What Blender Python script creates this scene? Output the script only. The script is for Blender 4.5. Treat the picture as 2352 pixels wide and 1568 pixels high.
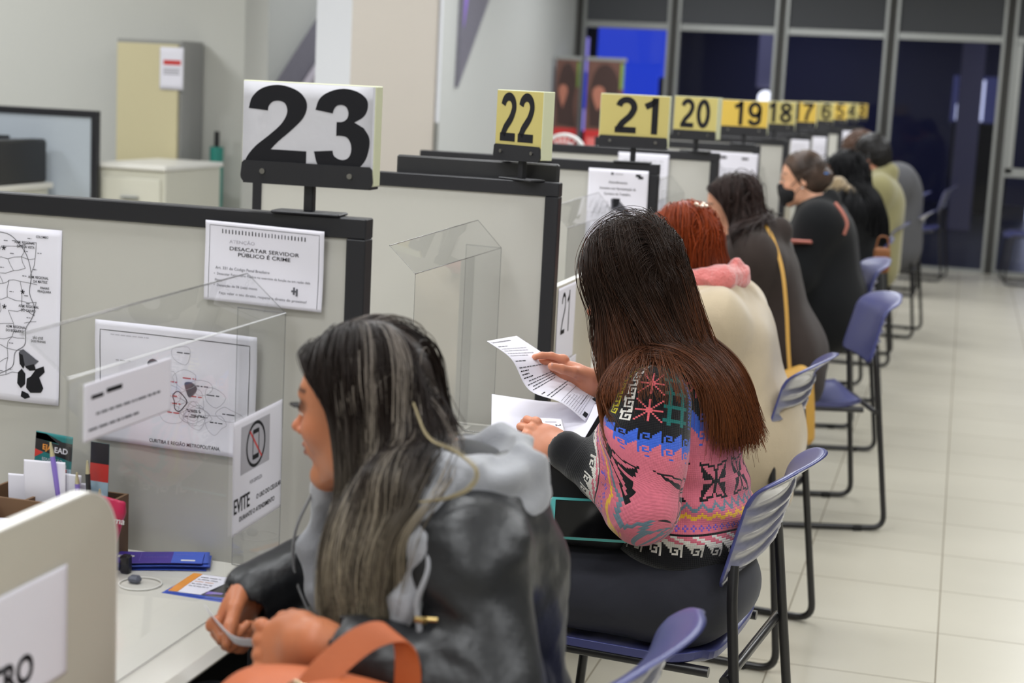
import bpy, math, random
import numpy as np
from mathutils import Vector, Matrix
random.seed(7); RNG = np.random.default_rng(11)
S = bpy.context.scene
for o in list(bpy.data.objects): bpy.data.objects.remove(o)

# ---------------------------------------------------------------- camera
CAMH = 1.52
YAW, PITCH, ROLL, FPX = 0.26279, 0.15612, 0.04959, 3751.9
cd = bpy.data.cameras.new('camera'); cam = bpy.data.objects.new('camera', cd); S.collection.objects.link(cam)
_f = Vector((-math.sin(YAW)*math.cos(PITCH), math.cos(YAW)*math.cos(PITCH), -math.sin(PITCH)))
_r0 = Vector((math.cos(YAW), math.sin(YAW), 0)); _u0 = _r0.cross(_f)
_r = _r0*math.cos(ROLL)+_u0*math.sin(ROLL); _u = _r.cross(_f)
M4 = Matrix.Identity(4)
for i in range(3):
    M4[i][0] = _r[i]; M4[i][1] = _u[i]; M4[i][2] = -_f[i]
M4[2][3] = CAMH
cam.matrix_world = M4
cd.lens = FPX/2352*36; cd.sensor_width = 36; cd.clip_start = .05; cd.clip_end = 200
cd.dof.use_dof = True; cd.dof.focus_distance = 3.15; cd.dof.aperture_fstop = 4.0
S.camera = cam
# ---------------------------------------------------------------- world, exposure, lamps
S.view_settings.view_transform = 'Standard'; S.view_settings.look = 'None'
S.view_settings.gamma = 1; S.view_settings.exposure = 0.0; S.view_settings.use_curve_mapping = False
w = bpy.data.worlds.new('world'); S.world = w; w.use_nodes = True
w.node_tree.nodes['Background'].inputs[0].default_value = (.80, .88, 1, 1)
w.node_tree.nodes['Background'].inputs[1].default_value = .10
def area(x, y, z, sx, sy, e, col=(1, .97, .93), rot=(0, 0, 0)):
    l = bpy.data.lights.new('ceiling_and_fill_lamp', 'AREA'); l.shape = 'RECTANGLE'; l.size = sx; l.size_y = sy
    l.energy = e; l.color = col
    o = bpy.data.objects.new('ceiling_and_fill_lamp', l); S.collection.objects.link(o); o.location = (x, y, z); o.rotation_euler = rot
    return o
LAMPS = [(x, -1.6+1.25*k, 17.5) for x in (-1.25, 1.2) for k in range(13)]+[(-3.3, 2.2, 32), (-3.3, 4.6, 36), (-5.6, 4.2, 46), (-5.6, 6.4, 46), (-2.6, 11.2, 27), (-2.4, 13.9, 27), (-4.6, 9.6, 26)]  # ceiling rows; front row and far-left lamps added as fill for brightness
for lx, ly, e_ in LAMPS:
    area(lx, ly, 2.93, .9, .35, e_, (.95, .972, 1))

for lx, ly, e_ in ((-2.5, 18.5, 50), (2.0, 19.5, 50), (-2.5, 25, 34), (2.5, 25, 24)):  # bluish fill lights added only to lift the dark hall
    area(lx, ly, 3.15, 1.5, .6, e_, (.80, .84, 1))
# ---------------------------------------------------------------- helpers
COL = S.collection
def link(o, parent=None):
    COL.objects.link(o)
    if parent is not None: o.parent = parent
    return o
def tag(o, label=None, cat=None, group=None, kind=None):
    if label: o['label'] = label
    if cat: o['category'] = cat
    if group: o['group'] = group
    if kind: o['kind'] = kind
    return o
def empty(name, loc, rz=0, **k):
    o = bpy.data.objects.new(name, None); link(o); o.location = loc; o.rotation_euler = (0, 0, rz)
    o.empty_display_size = .05
    return tag(o, **k)
def copy_tree(o, parent=None):
    c = o.copy(); link(c, parent)
    for ch in o.children: copy_tree(ch, c)
    return c
def srgb(r, g, b):
    f = lambda c: (c/255/12.92) if c/255 <= .04045 else ((c/255+.055)/1.055)**2.4
    return (f(r), f(g), f(b), 1)
MATS = {}
def mat(name, col, rough=.5, metal=0, spec=.5, coat=0, noise=None, bump=None, emis=None, vcol=False, sheen=0, trans=0, var=None, sss=0, ani=0):
    """procedural principled; noise=(scale, amount) colour mottling; bump=(scale, strength, dist)"""
    if name in MATS: return MATS[name]
    m = bpy.data.materials.new(name); m.use_nodes = True; MATS[name] = m
    nt = m.node_tree; b = nt.nodes['Principled BSDF']
    b.inputs['Base Color'].default_value = col; b.inputs['Roughness'].default_value = rough
    b.inputs['Metallic'].default_value = metal; b.inputs['Specular IOR Level'].default_value = spec
    b.inputs['Coat Weight'].default_value = coat; b.inputs['Sheen Weight'].default_value = sheen
    if trans: b.inputs['Transmission Weight'].default_value = trans
    if sss:
        b.inputs['Subsurface Weight'].default_value = sss; b.inputs['Subsurface Radius'].default_value = (.012, .005, .003); b.inputs['Subsurface Scale'].default_value = 1
    if ani: b.inputs['Anisotropic'].default_value = ani
    tc = nt.nodes.new('ShaderNodeTexCoord')
    src = None
    if vcol:
        a = nt.nodes.new('ShaderNodeAttribute'); a.attribute_name = 'Col'; src = a.outputs['Color']
    if noise:
        n = nt.nodes.new('ShaderNodeTexNoise'); n.inputs['Scale'].default_value = noise[0]; n.inputs['Detail'].default_value = 4
        nt.links.new(tc.outputs['Object'], n.inputs['Vector'])
        r = nt.nodes.new('ShaderNodeMapRange'); r.inputs['To Min'].default_value = 1-noise[1]; r.inputs['To Max'].default_value = 1+noise[1]
        nt.links.new(n.outputs['Fac'], r.inputs['Value'])
        x = nt.nodes.new('ShaderNodeVectorMath'); x.operation = 'SCALE'
        if src is not None: nt.links.new(src, x.inputs[0])
        else: x.inputs[0].default_value = col[:3]
        nt.links.new(r.outputs['Result'], x.inputs['Scale']); src = x.outputs[0]
    if src is not None: nt.links.new(src, b.inputs['Base Color'])
    if bump:
        n = nt.nodes.new('ShaderNodeTexNoise'); n.inputs['Scale'].default_value = bump[0]; n.inputs['Detail'].default_value = 5
        nt.links.new(tc.outputs['Object'], n.inputs['Vector'])
        bp = nt.nodes.new('ShaderNodeBump'); bp.inputs['Strength'].default_value = bump[1]; bp.inputs['Distance'].default_value = bump[2]
        nt.links.new(n.outputs['Fac'], bp.inputs['Height']); nt.links.new(bp.outputs['Normal'], b.inputs['Normal'])
    if emis:
        b.inputs['Emission Color'].default_value = emis[0]; b.inputs['Emission Strength'].default_value = emis[1]
    return m

def mesh_np(name, v, f, mats, parent=None, smooth=True, col=None, fm=None, uv=None):
    """v (n,3); f list/array of quads or tris (or a list of both)"""
    me = bpy.data.meshes.new(name)
    v = np.asarray(v, np.float32)
    fs = f if isinstance(f, list) and len(f) and isinstance(f[0], np.ndarray) and f[0].ndim == 2 else [np.asarray(f)]
    fs = [x for x in fs if len(x)]
    loops = np.concatenate([x.ravel() for x in fs]).astype(np.int32)
    counts = np.concatenate([np.full(len(x), x.shape[1]) for x in fs]).astype(np.int32)
    starts = np.concatenate([[0], np.cumsum(counts)[:-1]]).astype(np.int32)
    me.vertices.add(len(v)); me.vertices.foreach_set('co', v.ravel())
    me.loops.add(len(loops)); me.loops.foreach_set('vertex_index', loops)
    me.polygons.add(len(counts)); me.polygons.foreach_set('loop_start', starts); me.polygons.foreach_set('loop_total', counts)
    me.polygons.foreach_set('use_smooth', np.full(len(counts), bool(smooth)))
    for m in (mats if isinstance(mats, (list, tuple)) else [mats]): me.materials.append(m)
    if fm is not None: me.polygons.foreach_set('material_index', np.asarray(fm, np.int32))
    me.update(calc_edges=True)
    if col is not None:
        a = me.color_attributes.new('Col', 'FLOAT_COLOR', 'POINT')
        c = np.ones((len(v), 4), np.float32); c[:, :3] = col; a.data.foreach_set('color', c.ravel())
    if uv is not None:
        l = me.uv_layers.new(name='UV'); l.data.foreach_set('uv', np.asarray(uv, np.float32).ravel())
    me.validate()
    o = bpy.data.objects.new(name, me); link(o, parent)
    return o

class MB:
    """collects geometry (with several materials) for ONE mesh"""
    def __init__(s): s.v = []; s.f = []; s.m = []; s.sm = []
    def add(s, v, f, m=0, sm=False):
        o = len(s.v); s.v += [tuple(map(float, p)) for p in v]; s.f += [tuple(int(i)+o for i in q) for q in f]
        s.m += [m]*len(f); s.sm += [sm]*len(f); return s
    def box(s, x0, x1, y0, y1, z0, z1, m=0, bev=0):
        if bev:
            return s.rbox((x0+x1)/2, (y0+y1)/2, (z0+z1)/2, abs(x1-x0), abs(y1-y0), abs(z1-z0), bev, m)
        v = [(x, y, z) for x in (x0, x1) for y in (y0, y1) for z in (z0, z1)]
        return s.add(v, [(0, 1, 3, 2), (4, 6, 7, 5), (0, 4, 5, 1), (2, 3, 7, 6), (0, 2, 6, 4), (1, 5, 7, 3)], m)
    def rbox(s, cx, cy, cz, sx, sy, sz, b, m=0, R=None):
        hx, hy, hz = sx/2, sy/2, sz/2; b = min(b, hx*.98, hy*.98, hz*.98)
        v = []; idx = {}
        for X in (-1, 1):
            for Y in (-1, 1):
                for Z in (-1, 1):
                    for a in range(3):
                        p = [X*(hx-(b if a != 0 else 0)), Y*(hy-(b if a != 1 else 0)), Z*(hz-(b if a != 2 else 0))]
                        idx[X, Y, Z, a] = len(v); v.append(p)
        f = []
        for a in range(3):
            b1, b2 = (a+1) % 3, (a+2) % 3
            for sg in (-1, 1):
                q = []
                for (p, r) in ((-1, -1), (1, -1), (1, 1), (-1, 1)):
                    t = [0, 0, 0]; t[a] = sg; t[b1] = p; t[b2] = r; q.append(idx[t[0], t[1], t[2], a])
                f.append(q if sg > 0 else q[::-1])
            for p in (-1, 1):
                for r in (-1, 1):
                    t = [0, 0, 0]; t[b1] = p; t[b2] = r
                    t0 = t[:]; t0[a] = -1; t1 = t[:]; t1[a] = 1
                    q = [idx[(*t0, b1)], idx[(*t1, b1)], idx[(*t1, b2)], idx[(*t0, b2)]]
                    f.append(q if p*r > 0 else q[::-1])
        for X in (-1, 1):
            for Y in (-1, 1):
                for Z in (-1, 1):
                    q = [idx[X, Y, Z, 0], idx[X, Y, Z, 1], idx[X, Y, Z, 2]]
                    f.append(q if X*Y*Z > 0 else q[::-1])
        v = np.array(v)
        if R is not None: v = v@np.array(R).T
        return s.add(v+np.array([cx, cy, cz]), f, m)
    def tube(s, pts, r, n=10, m=0, cap=True, closed=False):
        P = np.array(pts, float); k = len(P)
        T = np.gradient(P, axis=0) if not closed else np.roll(P, -1, 0)-np.roll(P, 1, 0)
        T /= np.linalg.norm(T, axis=1)[:, None]+1e-12
        up = np.array([0, 0, 1.]) if abs(T[0][2]) < .9 else np.array([0, 1., 0])
        a = np.cross(T[0], up); a /= np.linalg.norm(a); v = []
        rr = np.broadcast_to(np.asarray(r, float), (k,))
        for i in range(k):
            a = a-T[i]*(a@T[i]); a /= np.linalg.norm(a); b = np.cross(T[i], a)
            for j in range(n):
                t = 2*math.pi*j/n; v.append(P[i]+rr[i]*(a*math.cos(t)+b*math.sin(t)))
        f = []
        for i in range(k if closed else k-1):
            for j in range(n):
                i2 = (i+1) % k
                f.append((i*n+j, i*n+(j+1) % n, i2*n+(j+1) % n, i2*n+j))
        s.add(v, f, m, True)
        if cap and not closed:
            s.add(v[:n], [tuple(range(n))[::-1]], m); s.add(v[-n:], [tuple(range(n))], m)
        return s
    def prism(s, pts, d, m=0):
        """planar polygon pts (3D) extruded by vector d"""
        P = np.array(pts, float); n = len(P); Q = P+np.array(d, float)
        s.add(list(P)+list(Q), [tuple(range(n))[::-1], tuple(range(n, 2*n))]+[(i, (i+1) % n, n+(i+1) % n, n+i) for i in range(n)], m)
        return s
    def build(s, name, mats, parent=None):
        me = bpy.data.meshes.new(name); me.from_pydata(s.v, [], s.f)
        for mt in (mats if isinstance(mats, (list, tuple)) else [mats]): me.materials.append(mt)
        me.polygons.foreach_set('material_index', s.m); me.polygons.foreach_set('use_smooth', s.sm); me.update()
        return link(bpy.data.objects.new(name, me), parent)

def catmull(pts, n=8, closed=False):
    P = np.array(pts, float); k = len(P); out = []
    rng = range(k if closed else k-1)
    for i in rng:
        p0 = P[(i-1) % k] if closed or i > 0 else 2*P[0]-P[1]; p1 = P[i]; p2 = P[(i+1) % k]
        p3 = P[(i+2) % k] if closed or i+2 < k else 2*P[-1]-P[-2]
        for j in range(n):
            t = j/n
            out.append(.5*((2*p1)+(-p0+p2)*t+(2*p0-5*p1+4*p2-p3)*t*t+(-p0+3*p1-3*p2+p3)*t**3))
    if not closed: out.append(P[-1])
    return np.array(out)
def fillet(pts, r, n=6):
    """polyline with rounded corners"""
    P = [np.array(p, float) for p in pts]; out = [P[0]]
    for a, b, c in zip(P, P[1:], P[2:]):
        u = a-b; w_ = c-b; lu = np.linalg.norm(u); lw = np.linalg.norm(w_); d = min(r, lu*.48, lw*.48)
        p = b+u/lu*d; q = b+w_/lw*d
        for i in range(n+1):
            t = i/n; out.append((1-t)**2*p+2*t*(1-t)*b+t*t*q)
    out.append(P[-1]); return np.array(out)

# ---------------------------------------------------------------- signed distance modelling (one continuous skin)
def V3(*a): return np.array(a, np.float32)
def d_cone(P, a, b, r1, r2):
    a = np.asarray(a, np.float32); b = np.asarray(b, np.float32); ba = b-a
    h = np.clip(((P-a)@ba)/max(float(ba@ba), 1e-9), 0, 1)
    return np.linalg.norm(P-a-h[:, None]*ba, axis=1)-(r1+(r2-r1)*h)
def d_ell(P, c, r, R=None):
    q = P-np.asarray(c, np.float32)
    if R is not None: q = q@np.asarray(R, np.float32)
    r = np.asarray(r, np.float32)
    k0 = np.linalg.norm(q/r, axis=1); k1 = np.linalg.norm(q/(r*r), axis=1)+1e-9
    return k0*(k0-1)/k1
def d_box(P, c, h, rad, R=None):
    q = P-np.asarray(c, np.float32)
    if R is not None: q = q@np.asarray(R, np.float32)
    q = np.abs(q)-np.asarray(h, np.float32)+rad
    return np.linalg.norm(np.maximum(q, 0), axis=1)+np.minimum(q.max(axis=1), 0)-rad
def smin(a, b, k):
    if k <= 0: return np.minimum(a, b)
    h = np.clip(.5+.5*(b-a)/k, 0, 1); return b+(a-b)*h-k*h*(1-h)
def smax(a, b, k): return -smin(-a, -b, k)
def shape(ops):
    """ops: ('c',a,b,r1,r2,k) cone  ('e',c,r,k[,R]) ellipsoid  ('b',c,h,rad,k[,R]) box  ('-e',...)/('-c',...) carve"""
    def fn(P):
        d = None
        for o in ops:
            t = o[0].lstrip('-')
            if t == 'c': e, k = d_cone(P, *o[1:5]), o[5]
            elif t == 'e': e, k = d_ell(P, o[1], o[2], o[4] if len(o) > 4 else None), o[3]
            elif t == 'b': e, k = d_box(P, o[1], o[2], o[3], o[5] if len(o) > 5 else None), o[4]
            elif t == 'f': e, k = o[1](P), o[2]
            if d is None: d = e
            elif o[0][0] == '-': d = smax(d, -e, k)
            else: d = smin(d, e, k)
        return d
    return fn
def nets(fn, lo, hi, h):
    """surface nets of fn<0 inside lo..hi, block-culled"""
    lo = np.array(lo, float); n = np.ceil((np.array(hi)-lo)/h).astype(int)
    B = 8; nb = np.ceil(n/B).astype(int); n = nb*B+1
    c = [lo[i]+(np.arange(nb[i])+.5)*B*h for i in range(3)]
    G = np.stack(np.meshgrid(*c, indexing='ij'), -1).reshape(-1, 3).astype(np.float32)
    d = fn(G).reshape(nb)
    act = np.abs(d) < B*h*.5*1.7321*1.35+.004
    V = np.repeat(np.repeat(np.repeat(np.where(d < 0, -1., 1.), B, 0), B, 1), B, 2).astype(np.float32)
    V = np.pad(V, ((0, 1),)*3, mode='edge')
    M = np.zeros(n, bool)
    A = np.repeat(np.repeat(np.repeat(act, B, 0), B, 1), B, 2)
    for dx in (0, 1):
        for dy in (0, 1):
            for dz in (0, 1):
                M[dx:dx+A.shape[0], dy:dy+A.shape[1], dz:dz+A.shape[2]] |= A
    I = np.argwhere(M)
    out = np.empty(len(I), np.float32)
    for s0 in range(0, len(I), 400000):
        out[s0:s0+400000] = fn((lo+I[s0:s0+400000]*h).astype(np.float32))
    V[M] = out
    s = V < 0
    c8 = [s[dx:n[0]-1+dx, dy:n[1]-1+dy, dz:n[2]-1+dz] for dx in (0, 1) for dy in (0, 1) for dz in (0, 1)]
    sm = sum(x.astype(np.int8) for x in c8); cm = (sm > 0) & (sm < 8)
    C = np.argwhere(cm); idx = -np.ones(cm.shape, np.int64); idx[cm] = np.arange(len(C))
    acc = np.zeros((len(C), 3)); cnt = np.zeros(len(C))
    off = [(dx, dy, dz) for dx in (0, 1) for dy in (0, 1) for dz in (0, 1)]
    val = {o: V[C[:, 0]+o[0], C[:, 1]+o[1], C[:, 2]+o[2]] for o in off}
    for ax in range(3):
        for o in off:
            if o[ax]: continue
            o2 = list(o); o2[ax] = 1; o2 = tuple(o2)
            a, b = val[o], val[o2]; k = (a < 0) != (b < 0)
            t = np.where(k, a/(a-b+1e-20), 0)
            p = np.tile(np.array(o, float), (len(C), 1)); p[:, ax] = t
            acc += p*k[:, None]; cnt += k
    v = lo+(C+acc/cnt[:, None])*h
    F = []
    for ax in range(3):
        b, c_ = (ax+1) % 3, (ax+2) % 3
        sl0 = [slice(None)]*3; sl1 = [slice(None)]*3
        sl0[ax] = slice(0, n[ax]-1); sl1[ax] = slice(1, n[ax])
        e = s[tuple(sl0)] != s[tuple(sl1)]
        E = np.argwhere(e); E = E[(E[:, b] > 0) & (E[:, c_] > 0) & (E[:, b] < n[b]-1) & (E[:, c_] < n[c_]-1)]
        fl = s[E[:, 0], E[:, 1], E[:, 2]]
        def g(db, dc):
            q = E.copy(); q[:, b] -= db; q[:, c_] -= dc; return idx[q[:, 0], q[:, 1], q[:, 2]]
        Q = np.stack([g(1, 1), g(0, 1), g(0, 0), g(1, 0)], 1)
        Q[~fl] = Q[~fl][:, ::-1]; F.append(Q)
    F = np.concatenate(F); F = F[(F >= 0).all(1)]
    return v.astype(np.float32), F
def sd_mesh(name, fn, lo, hi, h, m, parent=None, colf=None, uvf=None):
    v, f = nets(fn, lo, hi, h)
    col = colf(v) if colf else None
    uv = uvf(v, f) if uvf else None
    return mesh_np(name, v, f, m, parent, True, col, uv=uv)
def fbm(P, s, seed=0, oct=3):
    """cheap smooth pseudo noise in -1..1"""
    r = np.random.default_rng(seed); o = np.zeros(len(P), np.float32); a = 1; t = 0
    for i in range(oct):
        for j in range(3):
            k = r.normal(size=3); k = k/np.linalg.norm(k)*s*(1.9**i); ph = r.uniform(0, 6.28)
            k2 = r.normal(size=3); k2 = k2/np.linalg.norm(k2)*s*(1.9**i)*.7
            o += a*np.sin(P@k.astype(np.float32)+ph+1.3*np.sin(P@k2.astype(np.float32)+ph*2)); 
        t += a*3*.6; a *= .55
    return o/t
def rotm(rx=0, ry=0, rz=0):
    return np.array((Matrix.Rotation(rz, 3, 'Z')@Matrix.Rotation(ry, 3, 'Y')@Matrix.Rotation(rx, 3, 'X')))

# ---------------------------------------------------------------- flat writing and sheets
_tc = {}
def text2d(t, bold=0.):
    k = (t, bold)
    if k in _tc: return _tc[k]
    cu = bpy.data.curves.new('t', 'FONT'); cu.body = t; cu.size = 1; cu.resolution_u = 3; cu.offset = bold; cu.fill_mode = 'FRONT'
    o = bpy.data.objects.new('t', cu); COL.objects.link(o)
    dg = bpy.context.evaluated_depsgraph_get(); dg.update(); me = o.evaluated_get(dg).to_mesh()
    v = np.array([(p.co.x, p.co.y) for p in me.vertices]) if len(me.vertices) else np.zeros((0, 2))
    f = [tuple(p.vertices) for p in me.polygons]
    o.evaluated_get(dg).to_mesh_clear(); bpy.data.objects.remove(o); bpy.data.curves.remove(cu)
    if len(v): v[:, 0] -= v[:, 0].min()
    _tc[k] = (v, f); return _tc[k]
def T(t, x, y, h, slot=1, al='l', sx=1., bold=0., rot=0.):
    v, f = text2d(t, bold); v = v.copy()*h/.73
    if not len(v): return (v, f, slot)
    v[:, 0] *= sx; wd = v[:, 0].max()
    if al == 'c': v[:, 0] -= wd/2
    if al == 'r': v[:, 0] -= wd
    if rot: c, s_ = math.cos(rot), math.sin(rot); v = v@np.array([[c, s_], [-s_, c]])
    return (v+np.array([x, y]), f, slot)
def R_(x0, y0, x1, y1, slot=1):
    a = max(1, int(abs(x1-x0)/.012)) if abs(x1-x0) < .6 else 6; b = max(1, int(abs(y1-y0)/.012)) if abs(y1-y0) < .6 else 6; a = min(a, 16); b = min(b, 16)
    v = np.array([(x0+(x1-x0)*i/a, y0+(y1-y0)*j/b) for i in range(a+1) for j in range(b+1)])
    return (v, [(i*(b+1)+j, (i+1)*(b+1)+j, (i+1)*(b+1)+j+1, i*(b+1)+j+1) for i in range(a) for j in range(b)], slot)
def PG(pts, slot=1): return (np.array(pts, float), [tuple(range(len(pts)))], slot)
def LN(pts, wd, slot=1, closed=False, taper=None):
    P = np.array(pts, float); 
    if closed: P = np.vstack([P, P[:1]])
    if len(P) < 8 and np.abs(np.diff(P, axis=0)).max() < .5 and np.abs(np.diff(P, axis=0)).max() > .012 and wd < .02:
        Q = [P[:1]]
        for a_, b_ in zip(P, P[1:]):
            m_ = max(2, int(np.linalg.norm(b_-a_)/.01)); Q.append(np.linspace(a_, b_, m_+1)[1:])
        P = np.vstack(Q)
    D = np.gradient(P, axis=0)
    if closed: D[0] = D[-1] = P[1]-P[-2]
    D /= np.linalg.norm(D, axis=1)[:, None]+1e-9; N = np.stack([-D[:, 1], D[:, 0]], 1)*wd/2
    v = np.vstack([P+N, P-N]); n = len(P)
    return (v, [(i, i+1, n+i+1, n+i)[::-1] for i in range(n-1)], slot)
def words(x, y, wd, h, slot=1, seed=0, fill=.8):
    """one line of print too small to read, as word-long dashes"""
    r = random.Random(seed); out = []; p = x
    while p < x+wd:
        l = h*r.uniform(1, 5.5); l = min(l, x+wd-p)
        out.append(R_(p, y+h*.1, p+l*.93, y+h*.72*fill+h*.1, slot)); p += l+h*.5
    return out
def sheet(name, w_, h_, fn, mats, decos=(), parent=None, nu=8, nv=8, th=.0003, inc=.00002, off=.0005):
    """paper w_ x h_ metres; fn(x,y)->(n,3) world points; printed marks follow it"""
    mb = MB(); X, Y = np.meshgrid(np.linspace(0, w_, nu+1), np.linspace(0, h_, nv+1), indexing='ij')
    def nrm(x, y):
        e = 1e-3; a = fn(x+e, y)-fn(x-e, y); b = fn(x, y+e)-fn(x, y-e); n_ = np.cross(a, b)
        return n_/(np.linalg.norm(n_, axis=1)[:, None]+1e-12)
    x, y = X.ravel(), Y.ravel(); P = fn(x, y); N = nrm(x, y); k = len(P)
    f = []; g = lambda i, j: i*(nv+1)+j
    for i in range(nu):
        for j in range(nv): f.append((g(i, j), g(i+1, j), g(i+1, j+1), g(i, j+1)))
    mb.add(list(P)+list(P-N*th), f+[tuple(q+k for q in a[::-1]) for a in f], 0, True)
    b = [g(i, 0) for i in range(nu+1)]+[g(nu, j) for j in range(1, nv+1)]+[g(i, nv) for i in range(nu-1, -1, -1)]+[g(0, j) for j in range(nv-1, 0, -1)]
    mb.f += [(b[i], b[i]+k, b[(i+1) % len(b)]+k, b[(i+1) % len(b)]) for i in range(len(b))]; mb.m += [0]*len(b); mb.sm += [False]*len(b)
    for L, (v, ff, sl) in enumerate(decos):
        if not len(v): continue
        v = np.array(v); v[:, 0] = np.clip(v[:, 0], 0, w_); v[:, 1] = np.clip(v[:, 1], 0, h_)
        mb.add(fn(v[:, 0], v[:, 1])+nrm(v[:, 0], v[:, 1])*(off+inc*min(L, 40)), ff, sl, True)
    return mb.build(name, mats, parent)
def flatfn(o, ux, uy, bend=0, bx=0, wv=None, wy=0):
    """o origin (bottom left), ux / uy unit directions; optional bowing"""
    o = np.array(o, float); ux = np.array(ux, float); uy = np.array(uy, float); n = np.cross(ux, uy)
    def fn(x, y):
        x = np.asarray(x, float); y = np.asarray(y, float)
        z = bend*y**2+bx*x**2
        if wv: z = z+wv*np.sin(x*31+y*23)*np.cos(x*17-y*29+1)
        return o+x[:, None]*ux+y[:, None]*uy+z[:, None]*n
    return fn
# bold sans digits as strokes in a .6 x 1 box
def arc(cx, cy, rx, ry, a0, a1, n=18):
    t = np.radians(np.linspace(a0, a1, n)); return [(cx+rx*math.cos(i), cy+ry*math.sin(i)) for i in t]
def digit(ch, t=.15):
    h = t/2; r = .29-h
    if ch == '1': return [[(.38, 0), (.38, 1)], [(.40, 1-.06), (.30, .84), (.12, .745)]]
    if ch == '2': return [catmull(arc(.29, .71, r, .29-h, 172, -22, 9)+[(.39, .47), (.20, .28), (h+.02, t*.75)], 5), [(.0, h), (.57, h)]]
    if ch == '3': return [arc(.29, .735, r*.95, .265-h, 168, -88), arc(.29, .285, r, .285-h, 88, -170), [(.20, .525), (.31, .525)]]
    if ch == '0': return [arc(.29, .5, r, .5-h, 0, 360, 40)]
    if ch == '8': return [arc(.29, .745, r*.92, .255-h, 0, 360, 30), arc(.29, .275, r, .275-h, 0, 360, 30)]
    if ch == '9': return [arc(.29, .665, r, .335-h, 0, 360, 32), catmull([(.58-h, .66), (.57-h, .42), (.47, .18), (.31, h), (.14, .12), (h+.01, .24)], 6)]
    if ch == '6': return [[(.58-x, 1-y) for x, y in s_] for s_ in digit('9', t)]
    if ch == '7': return [[(0, 1-h), (.57, 1-h)], catmull([(.50, .93), (.36, .66), (.24, .34), (.19, 0)], 6)]
    if ch == '5': return [[(.12, 1-h), (.54, 1-h)], [(.16, .98), (.095, .50)], catmull(arc(.285, .325, r, .325-h, 130, -168, 12), 2)]
    if ch == '4': return [[(.43, 0), (.43, 1)], [(.44, .96), (.06, .30)], [(0, .28), (.58, .28)]]
    return []
def digits(s_, x, y, h, slot=1, sx=1., t=.15, gap=.08):
    out = []; p = x
    for ch in s_:
        for st in digit(ch, t):
            a = LN(st, t, slot); v = a[0]*h*np.array([sx, 1])+np.array([p, y]); out.append((v, a[1], slot))
        p += (.58+gap)*h*sx
    return out
# ================================================================ materials
m_wall = mat('wall_paint', srgb(196, 196, 190), .75, noise=(.6, .02), bump=(60, .05, .002))
m_wall2 = mat('wall_paint_cool', srgb(190, 192, 190), .75)
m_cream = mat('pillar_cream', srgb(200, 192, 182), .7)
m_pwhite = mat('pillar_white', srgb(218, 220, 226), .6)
m_ceil = mat('ceiling_white', srgb(215, 215, 212), .9)
m_panel = mat('partition_laminate', srgb(190, 188, 181), .38, spec=.35, noise=(3, .015))
m_black = mat('black_frame', srgb(30, 30, 35), .42, spec=.5, bump=(300, .03, .0005))
m_blk = mat('black_plastic', srgb(24, 24, 27), .35)
m_desk = mat('white_laminate', srgb(214, 211, 202), .16, spec=.5)
m_board = mat('offwhite_board', srgb(199, 195, 182), .45, spec=.35, noise=(4, .02))
m_edge = mat('board_edging', srgb(228, 226, 220), .4)
m_paper = mat('white_paper', srgb(232, 230, 240), .8, spec=.15)
m_ink = mat('black_ink', srgb(28, 28, 32), .7, spec=.2)
m_ink2 = mat('grey_ink', srgb(95, 95, 102), .8, spec=.1)
m_ink3 = mat('pale_ink', srgb(178, 176, 184), .8, spec=.1)
m_redink = mat('red_ink', srgb(200, 62, 60), .7)
m_olive = mat('pale_olive_ink', srgb(208, 206, 170), .8)
m_yel = mat('sign_yellow', srgb(192, 178, 108), .45, noise=(9, .03))
m_yel2 = mat('sign_golden', srgb(216, 182, 76), .45, noise=(9, .03))
m_yedge = mat('sign_edge', srgb(206, 208, 176), .5)
m_wsign = mat('sign_white_sheet', srgb(198, 197, 203), .5, bump=(30, .25, .004))
m_screw = mat('screw_steel', srgb(150, 148, 145), .3, 1)
m_alu = mat('aluminium', srgb(158, 160, 158), .38, .6)
m_seal = mat('dark_gasket', srgb(58, 57, 54), .6)
m_spandrel = mat('dark_spandrel', srgb(68, 70, 74), .7)
m_blue = mat('chair_blue', srgb(66, 70, 122), .33, spec=.6, bump=(120, .04, .001))
m_blue2 = mat('chair_blue_back', srgb(112, 112, 134), .36, spec=1, coat=1, bump=(120, .04, .001))
m_tube = mat('black_tube', srgb(30, 29, 31), .3, spec=.6)
m_rub = mat('rubber', srgb(22, 22, 22), .8)
m_dark = mat('dark_void', srgb(18, 18, 22), .6)
m_grey = mat('grey_plastic', srgb(90, 93, 104), .45)
m_white = mat('white_plastic', srgb(226, 226, 226), .35)

def glassmat(name, tint, refl_rough=.02, boost=1.):
    m = bpy.data.materials.new(name); m.use_nodes = True; nt = m.node_tree; nt.nodes.clear()
    o = nt.nodes.new('ShaderNodeOutputMaterial'); t = nt.nodes.new('ShaderNodeBsdfTransparent'); t.inputs[0].default_value = tint
    g = nt.nodes.new('ShaderNodeBsdfGlossy'); g.inputs['Roughness'].default_value = refl_rough
    fr = nt.nodes.new('ShaderNodeFresnel'); fr.inputs[0].default_value = 1.49
    mx = nt.nodes.new('ShaderNodeMixShader'); ml = nt.nodes.new('ShaderNodeMath'); ml.operation = 'MULTIPLY'; ml.inputs[1].default_value = boost
    nt.links.new(fr.outputs[0], ml.inputs[0]); nt.links.new(ml.outputs[0], mx.inputs[0])
    nt.links.new(t.outputs[0], mx.inputs[1]); nt.links.new(g.outputs[0], mx.inputs[2]); nt.links.new(mx.outputs[0], o.inputs[0])
    return m
m_acr = glassmat('clear_acrylic', (.955, .96, .965, 1), .03)
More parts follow.
